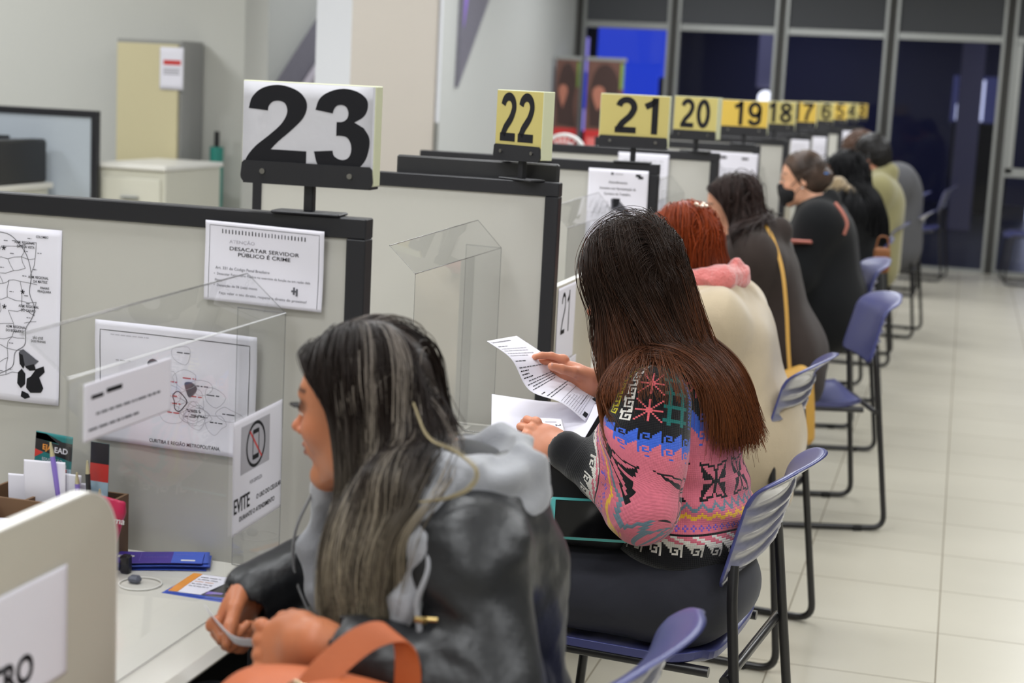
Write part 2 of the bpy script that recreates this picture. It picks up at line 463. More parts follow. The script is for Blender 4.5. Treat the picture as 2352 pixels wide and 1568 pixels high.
m_acre = glassmat('acrylic_edge', (.93, .94, .95, 1), .2, 3.0)
m_fold_glint = mat('painted_fold_glint', srgb(236, 238, 240), .15, spec=.8)  # near-white colour imitates the highlight along the nearest screen's top fold
m_glass = glassmat('window_glass', (.50, .52, .62, 1), .01, .55)

# ---------------------------------------------------------------- floor with tiles
def floor_mat():
    m = mat('floor_tiles', srgb(205, 198, 178), .2, spec=.5); nt = m.node_tree; b = nt.nodes['Principled BSDF']
    tc = nt.nodes['Texture Coordinate']; mp = nt.nodes.new('ShaderNodeMapping'); mp.inputs['Location'].default_value = (.389, -4.325+4.37, 0)
    br = nt.nodes.new('ShaderNodeTexBrick'); br.offset = 0; br.squash = 1
    br.inputs['Scale'].default_value = 1; br.inputs['Brick Width'].default_value = .437; br.inputs['Row Height'].default_value = .437
    br.inputs['Mortar Size'].default_value = .0022; br.inputs['Mortar Smooth'].default_value = .2
    br.inputs['Color1'].default_value = srgb(198, 193, 178); br.inputs['Color2'].default_value = srgb(193, 188, 173); br.inputs['Mortar'].default_value = srgb(128, 118, 100)
    nt.links.new(tc.outputs['Object'], mp.inputs[0]); nt.links.new(mp.outputs[0], br.inputs['Vector'])
    n = nt.nodes.new('ShaderNodeTexNoise'); n.inputs['Scale'].default_value = 2.2; n.inputs['Detail'].default_value = 6; nt.links.new(tc.outputs['Object'], n.inputs['Vector'])
    r = nt.nodes.new('ShaderNodeMapRange'); r.inputs['To Min'].default_value = .94; r.inputs['To Max'].default_value = 1.05; nt.links.new(n.outputs['Fac'], r.inputs['Value'])
    x = nt.nodes.new('ShaderNodeVectorMath'); x.operation = 'SCALE'; nt.links.new(br.outputs['Color'], x.inputs[0]); nt.links.new(r.outputs['Result'], x.inputs['Scale'])
    nt.links.new(x.outputs[0], b.inputs['Base Color'])
    r2 = nt.nodes.new('ShaderNodeMapRange'); r2.inputs['To Min'].default_value = .30; r2.inputs['To Max'].default_value = .75; nt.links.new(br.outputs['Fac'], r2.inputs['Value']); nt.links.new(r2.outputs['Result'], b.inputs['Roughness'])
    bp = nt.nodes.new('ShaderNodeBump'); bp.invert = True; bp.inputs['Strength'].default_value = .5; bp.inputs['Distance'].default_value = .002
    nt.links.new(br.outputs['Fac'], bp.inputs['Height']); nt.links.new(bp.outputs['Normal'], b.inputs['Normal'])
    return m
def struct(name, mb, mats):
    o = mb.build(name, mats); o['kind'] = 'structure'; return o
YW = 15.7
struct('floor', MB().box(-9, 6, -3, YW+.06, -.1, 0), floor_mat())
struct('ceiling', MB().box(-9, 6, -3, YW+.1, 3, 3.1), m_ceil)
struct('wall_left', MB().box(-9.1, -9, -3, 8, 0, 3), m_wall)
struct('wall_left_back', MB().box(-9, -3.68, 8.0, 8.15, 0, 3).box(-3.83, -3.68, 8.15, 8.3, 0, 3), m_wall)
struct('wall_recess', MB().box(-9, -3.75, 11.0, 11.12, 0, 3), m_wall2)
struct('wall_left_far', MB().box(-3.87, -3.75, 11.12, YW+.1, 0, 3), m_wall2)
struct('wall_right', MB().box(6, 6.1, -3, YW+.1, 0, 3), m_wall)
struct('wall_front', MB().box(-9, 6, -3.1, -3, 0, 3), m_wall)
# pillar with a pale cool front and cream side
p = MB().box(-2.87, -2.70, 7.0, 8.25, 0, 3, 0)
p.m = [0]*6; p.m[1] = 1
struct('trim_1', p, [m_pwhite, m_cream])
struct('trim_2', MB().box(-2.698, -2.682, 8.235, 8.27, 1.30, 3, 0, .004).box(-2.698, -2.682, 8.235, 8.27, .2, 1.30, 1, .004), [m_pwhite, m_alu])
m_gran = mat('speckled_granite', srgb(118, 116, 128), .5, noise=(90, .45))
m_lil = mat('lilac_skirt', srgb(150, 120, 215), .5)
def sl(x0, z0, x1, z1, wd, y, th, m): return MB().prism([(x0, y, z0-wd), (x1, y, z1-wd), (x1, y, z1), (x0, y, z0)], (0, th, 0), m)
# raking stair stringers in the recess and on the far left wall
s_ = sl(-5.05, 1.02, -3.76, 3.0, .30, 10.90, .1, 0); s_.prism([(-5.05, 10.86, .60), (-3.76, 10.86, 2.58), (-3.76, 10.86, 2.66), (-5.05, 10.86, .68)], (0, .14, 0), 1)
struct('trim_3', s_, [m_gran, mat('pale_string', srgb(196, 190, 204), .6)])
s_ = MB().prism([(-3.75, 11.90, 1.47), (-3.75, 13.5, 3.0), (-3.75, 11.95, 3.0)], (.03, 0, 0), 0)
s_.prism([(-3.75, 11.97, 1.92), (-3.75, 12.35, 3.0), (-3.75, 11.97, 3.0)], (.035, 0, 0), 1)
struct('trim_4', s_, [m_gran, m_lil])
# ---------------------------------------------------------------- glazed end wall
MX = [-3.70, -2.775, -1.755, -.745, .30, 1.33, 2.36, 3.39, 4.42, 5.45]
fr = MB()
for i, x in enumerate(MX):
    fr.box(x-.064, x-.034, YW-.03, YW+.05, 0, 3, 0, .003); fr.box(x+.034, x+.064, YW-.03, YW+.05, 0, 3, 0, .003); fr.box(x-.034, x+.034, YW-.005, YW+.03, 0, 3, 1)
for a, b in zip(MX, MX[1:]):
    fr.box(a+.064, b-.064, YW-.02, YW+.04, 2.10, 2.165, 0, .004); fr.box(a+.064, b-.064, YW-.02, YW+.04, 0, .035, 0, .003)
    if a < .29: continue
    fr.box(a+.064, a+.13, YW-.025, YW+.045, .93, 2.10, 0, .004); fr.box(a+.064, b-.064, YW-.025, YW+.045, .90, .985, 0, .004)
struct('window_1', fr, [m_alu, m_seal])
sp = MB()
for a, b in zip(MX, MX[1:]): sp.box(a+.05, b-.05, YW, YW+.02, 2.16, 3)
struct('trim_5', sp, m_spandrel)
gl = MB()
for a, b in zip(MX, MX[1:]): gl.add([(a+.05, YW+.01, .03), (b-.05, YW+.01, .03), (b-.05, YW+.01, 2.12), (a+.05, YW+.01, 2.12)], [(0, 1, 2, 3)])
struct('window_2', gl, m_glass)
# dark hall beyond the glass
m_navy = mat('hall_navy', srgb(66, 68, 104), .8); m_hf = mat('hall_floor', srgb(48, 50, 58), .3)
struct('floor_hall', MB().box(-12, 8, YW+.06, 27, -.1, 0), m_hf)
struct('wall_hall', MB().box(-12, 8, 27, 27.1, 0, 3.2).box(-12, -11.9, YW+.2, 27, 0, 3.2).box(8, 8.1, YW, 27, 0, 3.2), m_navy)
struct('ceiling_hall', MB().box(-12, 8, YW+.1, 27, 3.2, 3.3), m_navy)
def emi(name, c, s): return mat(name, (0, 0, 0, 1), emis=(c, s))
e_blue = emi('blue_light', srgb(52, 84, 240), 1.0); e_lil = emi('lilac_light', srgb(176, 164, 255), 1.1); e_wh = emi('white_light', srgb(225, 230, 255), 1.6); e_dim = emi('dim_reflection_glow', srgb(90, 95, 150), .5)
b_ = MB().box(-4.62, -3.68, 19.0, 19.1, 1.75, 2.32, 0).box(-4.70, -3.74, 18.9, 19.0, 1.30, 1.80, 0)
o = tag(empty('lit_room_glow', (-4.0, 19, 0)), 'glowing panels in place of a blue-lit room beyond the leftmost window pane', 'lit room glow')  # emissive panels stand in for a bright blue-lit room
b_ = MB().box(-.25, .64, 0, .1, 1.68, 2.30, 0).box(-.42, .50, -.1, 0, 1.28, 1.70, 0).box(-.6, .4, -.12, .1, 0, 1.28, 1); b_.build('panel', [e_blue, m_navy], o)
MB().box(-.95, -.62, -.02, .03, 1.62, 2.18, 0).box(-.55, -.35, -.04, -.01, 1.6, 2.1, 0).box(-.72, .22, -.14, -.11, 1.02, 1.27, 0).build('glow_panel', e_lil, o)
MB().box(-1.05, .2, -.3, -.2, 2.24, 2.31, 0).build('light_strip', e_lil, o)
o = MB().box(-.06, .06, -.06, .06, 0, 2.4, 0, .03).build('post', mat('hall_post', srgb(150, 150, 160), .5)); o.location = (-5.02, 18.2, 0); tag(o, 'pale upright post behind the leftmost window pane', 'post')
o = MB().box(-.14, .14, -.14, .14, 0, 3.1, 0, .01).build('column', mat('hall_column', srgb(112, 108, 130), .6)); o.location = (0.0, 21, 0); tag(o, 'pale column standing in for one reflected in the fourth window pane', 'column')  # solid column added in place of a reflection in the glass
o = MB().box(-.16, .16, -.14, .14, 1.62, 3.1, 0, .01).build('column', MATS['hall_column']); o.location = (-2.32, 20, 0); tag(o, 'dim lilac column in the hall behind the third window pane', 'column')
o = MB().tube([(0, 0, 0), (0, .05, 0)], .09, 20).build('reflected_spot', emi('spot_glow', (1, 1, 1, 1), 3)); o.location = (-2.35, 19.8, 1.50); tag(o, 'small glowing disc added for a bright spot reflected in the third window pane', 'reflection')  # emissive disc imitates a reflected spot; no lamp hangs there
o = tag(empty('bright_reflection', (.1, 24.5, 0)), 'glowing panels added for the bright reflection in the fourth window pane', 'doorway')  # emissive panels imitate a bright reflection of the room; no opening there
MB().box(-.35, .52, 0, .06, 1.30, 1.95, 0).build('light_panel', e_dim, o)
MB().box(-.28, .10, -.03, 0, 1.32, 1.55, 0, .01).box(.02, .1, -.03, 0, 1.4, 1.9, 0).build('bright_patch', e_wh, o)
MB().box(-.3, .5, -.04, .1, 0, 1.3, 0).build('plinth', m_dark, o)
o = MB().box(-.16, .16, 0, .05, 1.5, 1.75).box(-.1, .1, 0, .05, 0, 1.5).build('reflected_glow', e_wh); o.location = (1.0, 24, 0); tag(o, 'small bluish glow added for a reflection at the right edge of the glass', 'screen')  # added glow imitating a reflection in the glass

# ---------------------------------------------------------------- roll-up banners by the first pane
def banner(x, y, wd, label, seed, rz=0):
    t = tag(empty('rollup_banner', (x, y, 0), rz), label, 'banner', 'roll-up banners by the glass')
    w2 = wd/2
    MB().box(-w2-.01, w2+.01, -.1, .1, 0, .07, 0, .01).build('base', m_alu, t)
    MB().box(-w2-.02, w2+.02, -.015, .015, 1.765, 1.80, 0, .005).build('top_rail', m_alu, t)
    r = random.Random(seed)
    m_br = mat('banner_photo%d' % seed, srgb(104, 70, 60), .5, noise=(6, .45)); m_rd = mat('banner_red', srgb(200, 44, 44), .5)
    m_sk = mat('banner_skin', srgb(176, 112, 92), .5); m_pk = mat('banner_pink', srgb(232, 120, 116), .5)
    m_dk = mat('banner_dark', srgb(60, 38, 34), .5); m_gn = mat('banner_green', srgb(120, 150, 60), .5)
    d = [R_(0, .95, wd, 1.70, 1), PG(catmull([(wd*.12, 1.10), (wd*.08, 1.40), (wd*.25, 1.62), (wd*.6, 1.66), (wd*.88, 1.5), (wd*.80, 1.28), (wd*.95, 1.08)], 4), 5),
         PG([(wd*.34+wd*.15*math.cos(a)+.03*math.sin(a)*math.cos(a), 1.36+.11*math.sin(a)) for a in np.linspace(0, 6.28, 20)[:-1]], 3), R_(wd*.9, 1.45, wd, 1.68, 6)]
    d += [R_(0, .3, wd, 1.07, 2)]
    for i in range(5): d += [R_(wd*.08, .92-i*.13, wd*(.6+.3*r.random()), 1.0-i*.13, 4)]
    sheet('banner_sheet', wd, 1.70, flatfn((-w2, -.01, .07), (1, 0, 0), (0, 0, 1)), [m_paper, m_br, m_rd, m_sk, m_pk, m_dk, m_gn], d, t, 2, 2)
    return t
banner(-3.60, 14.9, .22, 'roll-up banner with brown photo and red text, nearest the left wall', 1, .1)
banner(-3.22, 14.8, .34, 'wider roll-up banner with brown portrait and green corner, right of its neighbour', 2, .05)

# ---------------------------------------------------------------- background left: cupboard, cabinet, other workstation
t = tag(empty('tall_cupboard', (-4.10, 7.86, 0), -.03), 'tall beige cupboard with a notice, against the left wall', 'cupboard')
m_bei = mat('beige_laminate', srgb(206, 196, 158), .5); m_bfr = mat('cupboard_frame', srgb(150, 150, 148), .5)
MB().box(-.19, .19, -.1, .13, 0, 1.655, 0, .004).build('carcass', m_bfr, t)
d_ = MB().box(-.176, .176, -.122, -.101, .02, 1.635, 0, .003).build('door', m_bei, t)
MB().box(-.15, -.135, -.145, -.122, .8, .92, 0, .004).build('handle', m_alu, d_)
n_ = sheet('notice', .135, .215, flatfn((-4.045, 7.728, 1.405), (1, 0, 0), (0, 0, 1), 0, 0), [m_paper, m_redink, m_ink3], [R_(.02, .125, .12, .15, 1), R_(.02, .10, .115, .108, 2), R_(.02, .088, .11, .096, 2), R_(.02, .076, .115, .084, 2)])
n_.data.transform(Matrix.Translation((4.045, -7.728, -1.405))); n_.location = (-4.025, 7.728, 1.405); n_.rotation_euler = (0, 0, -.03)
tag(n_, 'white notice with a red heading stuck on the beige cupboard', 'notice')
t = tag(empty('filing_cabinet', (-3.80, 7.36, 0)), 'low cream filing cabinet in front of the beige cupboard', 'cabinet')
m_cab = mat('cabinet_cream', srgb(206, 204, 190), .5)
MB().box(-.19, .16, -.3, .3, 0, 1.03, 0, .006).build('carcass', m_cab, t)
MB().box(-.20, .17, -.32, .31, 1.03, 1.055, 0, .005).build('top', m_edge, t)
for i in range(3):
    q = MB().box(-.17, .14, -.315, -.301, .06+i*.32, .35+i*.32, 0, .004).build('drawer', m_cab, t)
    MB().box(-.06, .03, -.335, -.316, .25+i*.32, .265+i*.32, 0, .003).build('handle', m_alu, q)
def screen_partition(x0, x1, y, z1, label, group=None, z0=.02, fm=.033):
    t = tag(empty('desk_partition', (x1, y, 0)), label, 'partition', group)
    f = MB().box(x0-x1, 0, 0, .034, z1-fm, z1, 0, .002).box(-fm, 0, 0, .034, 0, z1-fm, 0, .002).box(x0-x1, x0-x1+fm*.7, 0, .034, 0, z1-fm, 0, .002).box(x0-x1, 0, 0, .034, .0, .04)
    f.build('frame', m_black, t)
    MB().box(x0-x1+fm*.7, -fm, .006, .028, .04, z1-fm).build('panel', m_panel, t)
    return t
t = screen_partition(-5.3, -3.97, 7.0, 1.297, 'blurred desk partition far left, in front of the cream cabinet')
t.children[1].data.materials[0] = mat('partition_bluish', srgb(172, 180, 188), .45)
t = tag(empty('counter', (-4.6, 6.7, 0)), 'white counter top carrying the dark printer, far left', 'counter')
MB().box(-.6, .42, -.35, .27, .92, .95, 0, .006).build('top', m_desk, t); MB().box(-.58, .40, -.32, .25, 0, .92).build('base', m_cab, t)
t = tag(empty('printer', (-4.55, 6.72, .95)), 'dark grey boxy printer on the white counter, far left', 'printer')
MB().box(-.5, .27, -.2, .2, 0, .20, 0, .015).build('body', m_grey, t)
MB().box(.27, .36, -.21, .21, 0, .205, 0, .012).build('side_cover', m_blk, t)
MB().box(.30, .33, -.216, -.210, .06, .16).build('label', m_alu, t)
MB().box(-.45, .2, -.15, .15, .2, .215, 0, .006).build('lid', m_blk, t)
o = MB().box(-.03, .03, -.03, .03, 0, .14, 0, .01).build('wall_box', m_dark); o.location = (-3.66, 8.02-.03, 1.62); tag(o, 'small dark box on the wall corner, up left of sign 23', 'wall box')
o.location = (-4.93, 10.96, 1.64)
t = tag(empty('green_bottle', (-3.80, 7.95, 0)), 'teal cylinder standing in the wall corner left of sign 23', 'cylinder')
MB().tube([(0, -.12, 0), (0, -.12, 1.12)], .035, 16).build('body', mat('teal_metal', srgb(40, 130, 118), .4), t)
MB().tube([(0, -.12, 1.12), (0, -.12, 1.2)], .014, 12).build('valve', m_blk, t)
t.location = (-3.77, 8.0, 0)

# ---------------------------------------------------------------- the row of booths
YP = [2.435+1.28*k for k in range(11)]; XE = -.904; ZT = 1.297; XL = -1.70
NUM = ['23', '22', '21', '20', '19', '18', '17', '16', '15', '14', '13']
def sign(k, x, y, rz, wd, hh, yel, digs=True, sx=1., dx=0, dh=.7):
    n = NUM[k]; lab = {0: 'large white number 23 sign on a black post, nearest'}.get(k, 'yellow number %s sign on a black post' % n)
    t = tag(empty('number_sign', (x, y+.017, ZT), rz), lab, 'sign', 'booth number signs')
    MB().box(-.058, .058, -.024, .024, 0, .005, 0, .002).build('base_plate', m_black, t)
    MB().box(-.008, .008, -.008, .008, .004, .062, 0, .002).build('post', m_black, t)
    w2 = wd/2
    bk = MB(); z0, z1 = .046, .082
    pts = [(-w2+.006, z1), (-w2+.002, z1-.004)]+[(-w2+.012-.012*math.cos(a)-.0, z0+.012-.012*math.sin(a)) for a in np.linspace(0, 1.57, 5)]
    pts += [(-x_, z_) for x_, z_ in pts[::-1]]
    bk.prism([(a, -.022, b) for a, b in pts], (0, .004, 0))
    bk.box(-w2+.004, w2-.004, -.02, .022, z0, z0+.004); b_ = bk.build('bracket', m_black, t)
    for s_ in (-.33, .33): MB().tube([(wd*s_, -.025, .066), (wd*s_, -.021, .066)], .0045, 10).build('screw', m_screw, b_)
    bx = MB().box(-w2, w2, -.0175, .018, .051, .051+hh, 0, .0015)
    for i, f in enumerate(bx.f):
        c = np.mean([bx.v[j] for j in f], axis=0)
        if abs(c[0]) > w2-.002 or c[2] > .051+hh-.002: bx.m[i] = 1
    sb = bx.build('sign_box', [yel, m_yedge], t)
    fn = flatfn((-w2, -.0178, .051), (1, 0, 0), (0, 0, 1))
    if k == 0:
        sheet('number_sheet', wd-.006, hh-.012, lambda a, b: fn(a+.001, b+.010), [m_wsign, m_ink], D23(wd-.006, hh-.012), sb, 6, 6, wv_ := .0003)
    else:
        H = hh*dh; tw = (.58*2+.10)*H*sx
        mb = MB()
        for v, f, s2 in digits(n, wd/2-tw/2+dx, .034+(hh-.034-H)*.45, H, 0, sx, .17, .10):
            mb.add(fn(np.clip(v[:, 0], .001, wd-.001), v[:, 1])+np.array([0, -.0004, 0]), f, 0)
        mb.build('number', m_ink, sb)
    return t
def D23(W, H):
    """heavy grotesque 2 and 3, outlines"""
    two = catmull([(.03, .71), (.055, .83), (.13, .93), (.245, .975), (.36, .955), (.45, .89), (.495, .78), (.47, .64), (.38, .50), (.27, .36), (.215, .275)], 5).tolist()+[(.50, .275), (.50, .04), (.0, .04)]+catmull([(.0, .06), (.02, .17), (.09, .30), (.20, .43), (.29, .55), (.335, .66), (.335, .74), (.31, .79), (.265, .805), (.22, .79), (.19, .74), (.185, .695)], 5).tolist()
    three = catmull([(.575, .73), (.605, .85), (.68, .93), (.79, .97), (.90, .945), (.975, .87), (.985, .77), (.955, .68), (.885, .615)], 4).tolist()+catmull([(.96, .56), (1.005, .46), (1.005, .33), (.97, .19), (.885, .08), (.79, .04), (.68, .06), (.605, .14), (.572, .28)], 4).tolist()+catmull([(.72, .30), (.735, .24), (.79, .205), (.84, .225), (.865, .29), (.862, .38), (.83, .45), (.775, .465), (.745, .46)], 4).tolist()+catmull([(.745, .61), (.79, .615), (.825, .65), (.835, .71), (.82, .77), (.785, .795), (.745, .785), (.72, .74), (.712, .70)], 4).tolist()
    out = []
    for g, dx in ((two, 0), (three, -.012)):
        P = [((x*.975+dx)*W+.003, y*H) for x, y in g]
        out.append((np.array(P), tess(P), 1))
    return out
def tess(P):
    from mathutils.geometry import tessellate_polygon
    return [tuple(t[::-1]) for t in tessellate_polygon([[Vector((x, y, 0)) for x, y in P]])]

for k, y in enumerate(YP):
    screen_partition(XL+(.02 if k else 0), XE, y, ZT, 'grey panel partition in a black frame, carrying number sign %s' % NUM[k], 'booth partitions')
SG = [(-1.008, .05, .222, .158, m_wsign, 1, 0, .8), (-1.0, -.58, .165, .158, m_yel, .82, -.006, .72), (-.99, .03, .216, .158, m_yel, 1.05, .014, .70), (-1.0, -.35, .19, .158, m_yel, .92, 0, .70),
      (-.985, .0, .216, .15, m_yel2, 1.0, .01, .72)]
for k in range(11):
    g = SG[k] if k < 5 else (-.99, [.02, -.05, .05, 0, -.03, .03][k-5], .216, .15, m_yel if k % 2 else m_yel2, 1., .02, .72)
    sign(k, g[0], YP[k], g[1], g[2], g[3], g[4], sx=g[5], dx=g[6], dh=g[7])

# ---- desks, side boards, acrylic screens: built once, copied down the row
def mk_desk():
    t = empty('service_desk', (-.95, 1.19, 0))
    # worktop with a softly rounded visitor corner
    pts = [(-.74, 0), (.0, 0)]+[(0-.0, 1.185)]+[(-.74, 1.185)]
    top = MB().rbox(-.382, .62, .697, .76, 1.235, .026, .012, 0); top.build('worktop', m_desk, t)
    MB().box(-.52, -.50, .02, 1.22, .10, .684).build('modesty_panel', mat('dark_olive_panel', srgb(58, 58, 50), .5), t)
    for yy in (.03, 1.16): MB().box(-.70, -.10, yy, yy+.045, 0, .684, 0, .004).build('leg_frame', m_blk, t)
    return t
DL = {0: 'white service desk at the blond-streaked woman, nearest', 1: 'white service desk before the woman in the patterned sweater', 2: 'white service desk before the red-haired woman', 3: 'white service desk before the woman with the mustard bag', 4: 'white service desk before the masked woman'}
desk0 = mk_desk(); desks = [desk0]+[copy_tree(desk0) for _ in range(9)]
for k, o in enumerate(desks):
    o.location = (-.95, 1.175+1.28*k+.02, 0)
    tag(o, DL.get(k, 'white service desk directly in front of the number %s sign partition' % NUM[k]), 'desk', 'service desks along the row')
def mk_board():
    t = empty('side_board', (-.93, 0, 0)); L, Z, r = .505, 1.035, .075
    pts = [(0, 0, 0), (0, L, 0)]+[(0, L-r+r*math.cos(a), Z-r+r*math.sin(a)) for a in np.linspace(0, 1.57, 9)]+[(0, 0, Z)]
    MB().prism(pts, (-.018, 0, 0)).build('board', m_board, t)
    e = [(-.009, 0, Z)]+[(-.009, L-r+r*math.cos(a), Z-r+r*math.sin(a)) for a in np.linspace(1.57, 0, 9)]+[(-.009, L, .0)]
    mb = MB(); n = len(e)
    for (x, y, z) in e: pass
    E = np.array(e); T_ = np.gradient(E, axis=0); N_ = np.stack([T_[:, 0]*0, -T_[:, 2], T_[:, 1]], 1); N_ /= np.linalg.norm(N_, axis=1)[:, None]
    v = []
    for i in range(n):
        for a, b in ((-.0095, -.001), (.0095, -.001), (.0095, .0015), (-.0095, .0015)): v.append(E[i]+np.array([a, 0, 0])+N_[i]*b)
    f = [(i*4+j, i*4+(j+1) % 4, i*4+4+(j+1) % 4, i*4+4+j) for i in range(n-1) for j in range(4)]
    mb.add(v, f, 0).build('edging', m_edge, t)
    return t
b0 = mk_board(); bl = [b0]+[copy_tree(b0) for _ in range(8)]
for k, o in zip([0, 2, 3, 4, 5, 6, 7, 8, 9], bl):
    o.location = (-.930, 1.178+1.28*k+.012+(.0 if k == 0 else .04), 0)
    tag(o, ['rounded off-white side board with printed sheet, bottom left corner', 'off-white side board behind the blond-streaked woman', 'off-white side board with the paper number 21'][k] if k < 3 else 'off-white side board attached to the partition below sign %s' % NUM[k-1], 'board', 'side boards of the desks')
def mk_acr(L, Z, fold=1):
    t = empty('acrylic_screen', (0, 0, 0)); th = .003
    def plate(name, quad, e=.0022):
        P = np.array(quad, float); n = np.cross(P[1]-P[0], P[3]-P[0]); n /= np.linalg.norm(n); mb = MB()
        mb.add(list(P), [(0, 1, 2, 3)], 0)
        for i in range(4):
            a, b = P[i], P[(i+1) % 4]; mb.tube([a, b], .0007 if i != 2 else .0011, 6, 2 if i == 2 and fold == 2 and name == 'pane' else 1)
        return mb.build(name, [m_acr, m_acre, m_fold_glint], t)
    plate('pane', [(0, 0, .0), (0, L, .0), (0, L, Z), (0, 0, Z)])
    plate('top_flap', [(0, 0, Z), (0, L, Z), (-.045, L-.05, Z+.065), (-.045, -.03, Z+.055)])
    plate('far_wing', [(0, L, 0), (-.09, L+.015, 0), (-.09, L+.015, Z), (0, L, Z)])
    MB().box(-.05, .0, 0, .07, 0, .004, 0, .001).box(-.05, 0, L-.07, L, 0, .004, 0, .001).box(-.006, -.001, .0, .05, 0, .04, 0, .001).build('foot_flange', m_acre, t)
    return t
for k in range(6):
    a = mk_acr(.62 if k else .66, .43, 1 if k else 2)
    a.location = (-1.02, (1.735 if k == 0 else 1.155+1.28*k+.60), .712)
    tag(a, 'clear acrylic screen on the desk %s' % ['with no-phone notice, nearest', 'reflecting a ceiling lamp, before sign 22 partition', 'before sign 21 partition', 'before sign 20 partition', 'before sign 19 partition', 'before sign 18 partition'][k], 'screen', 'acrylic screens on the desks')

# ---------------------------------------------------------------- chairs
def mk_chair():
    t = empty('visitor_chair', (0, 0, 0))
    # seat pan
    N, M_ = 18, 18; mb = MB(); top = []; bot = []
    for i in range(N+1):
        for j in range(M_+1):
            u = i/N*2-1; v = j/M_*2-1
            sx = .215*np.sign(u)*abs(u); kx = (abs(u)**8+abs(v)**8)**(1/8) or 1
            s_ = max(abs(u), abs(v))/kx if kx else 1
            x, y = .01+.215*u*s_, .212*v*s_
            z = .452-.012*(1-v*v)+.018*max(0, -u-.6)**1*2.2-.02*max(0, u-.6)**2*6+.006*abs(v)**6+.0025*math.sin(u*22)*(abs(v) < .7)
            top.append((x, y, z)); bot.append((x*.985, y*.985, z-.016-.02*(1-max(abs(u), abs(v))**4)))
    g = lambda i, j: i*(M_+1)+j
    f1 = [(g(i, j), g(i+1, j), g(i+1, j+1), g(i, j+1)) for i in range(N) for j in range(M_)]
    mb.add(top, f1, 0, True); K = len(top)
    b = [g(i, 0) for i in range(N+1)]+[g(N, j) for j in range(1, M_+1)]+[g(i, M_) for i in range(N-1, -1, -1)]+[g(0, j) for j in range(M_-1, 0, -1)]
    mb.add(bot, [q[::-1] for q in f1], 0, True)
    mb.f += [(b[i], b[i]+K, b[(i+1) % len(b)]+K, b[(i+1) % len(b)]) for i in range(len(b))]; mb.m += [0]*len(b); mb.sm += [False]*len(b)
    mb.build('seat', m_blue, t)
    # back shell
    N, M_ = 40, 20; mb = MB(); fr_ = []; bk = []
    for i in range(N+1):
        v = i/N
        for j in range(M_+1):
            u = j/M_*2-1
            wd = .205*(1-.10*v)*(1-.28*max(0, (v-.86)/.14)**3)*(1-.10*max(0, (.10-v)/.10)**2)
            y = wd*u; z = .60+.235*v-.012*(u*u)*max(0, (v-.8)/.2)
            x = -.205-.055*v-.032*(1-u*u)*(.4+.6*v)-.055*max(0, (v-.68)/.32)**2
            rib = 0
            for c in (.16, .31, .46, .60):
                q = (v-(c-.05*(1-u*u)+.03))/.032; rib += math.exp(-q*q)*(1 if abs(u) < .93 else 0)
            e = min(1, (1-abs(u))*9, v*14+.1, (1-v)*14+.1); th = .006+.008*e
            rim = .006*math.exp(-((1-abs(u))/.07)**2)
            fr_.append((x+.004-rim, y, z)); bk.append((x-th-.010*rib+.004*(1-rib)*(v < .68)-rim, y, z))
    g = lambda i, j: i*(M_+1)+j; K = len(fr_)
    f1 = [(g(i, j), g(i, j+1), g(i+1, j+1), g(i+1, j)) for i in range(N) for j in range(M_)]
    mb.add(fr_, f1, 0, True); mb.add(bk, [q[::-1] for q in f1], 1, True)
    b = [g(i, 0) for i in range(N+1)]+[g(N, j) for j in range(1, M_+1)]+[g(i, M_) for i in range(N-1, -1, -1)]+[g(0, j) for j in range(M_-1, 0, -1)]
    mb.f += [(b[i], b[i]+K, b[(i+1) % len(b)]+K, b[(i+1) % len(b)])[::-1] for i in range(len(b))]; mb.m += [0]*len(b); mb.sm += [True]*len(b)
    mb.build('backrest', [m_blue, m_blue2], t)
    for s_ in (-1, 1):
        pts = fillet([(-.232, s_*.185, .645), (-.236, s_*.200, .585), (-.30, s_*.24, .012), (.215, s_*.24, .012), (.17, s_*.20, .425), (.12, s_*.195, .432), (-.20, s_*.195, .432)], .05)
        sf = MB().tube(pts, .0105, 10).build('side_frame', m_tube, t)
        for xx in (-.20, .12): MB().box(xx-.018, xx+.018, s_*.24-.014, s_*.24+.014, 0, .02, 0, .004).build('rubber_foot', m_rub, sf)
    for xx, zz in ((-.238, .43), (.12, .425)):
        yy = .225 if xx < 0 else .195
        MB().tube([(xx, -yy, zz), (xx, yy, zz)], .010, 10).build('cross_bar', m_tube, t)
    return t
CH = [(-.625, 2.05, 3.02, 'blue chair under the blond-streaked woman, nearest, cut by the bottom edge'),
      (-.56, 3.20, 3.03, 'blue chair under the woman in the patterned sweater'),
      (-.635, 4.50, 3.03, 'blue chair behind the red-haired woman in beige'),
      (-.52, 6.00, 3.457, 'blue chair turned toward the aisle, under the woman with the mustard bag'),
      (-.62, 7.37, 3.42, 'blue chair turned toward the aisle, behind the masked woman'),
      (-.66, 8.60, 3.40, 'blue chair under the person with long black hair'),
      (-.62, 9.85, 3.15, 'blue chair under the man in the green hoodie'),
      (-.50, 11.15, 3.05, 'blue chair under the man in the grey jacket'),
      (-.58, 13.55, 3.12, 'empty blue chair just beyond the man in grey, before the glass wall'),
      (-.38, 14.85, 3.05, 'empty blue chair at the row end, closest to the glass wall'),
      (.62, 15.0, 3.2, 'chair by the glass at the right picture edge, only its feet showing')]
c0 = mk_chair()
for i, (x, y, a, lab) in enumerate(CH):
    o = c0 if i == 0 else copy_tree(c0)
    o.location = (x, y, 0); o.rotation_euler = (0, 0, a); tag(o, lab, 'chair', 'blue visitor chairs')

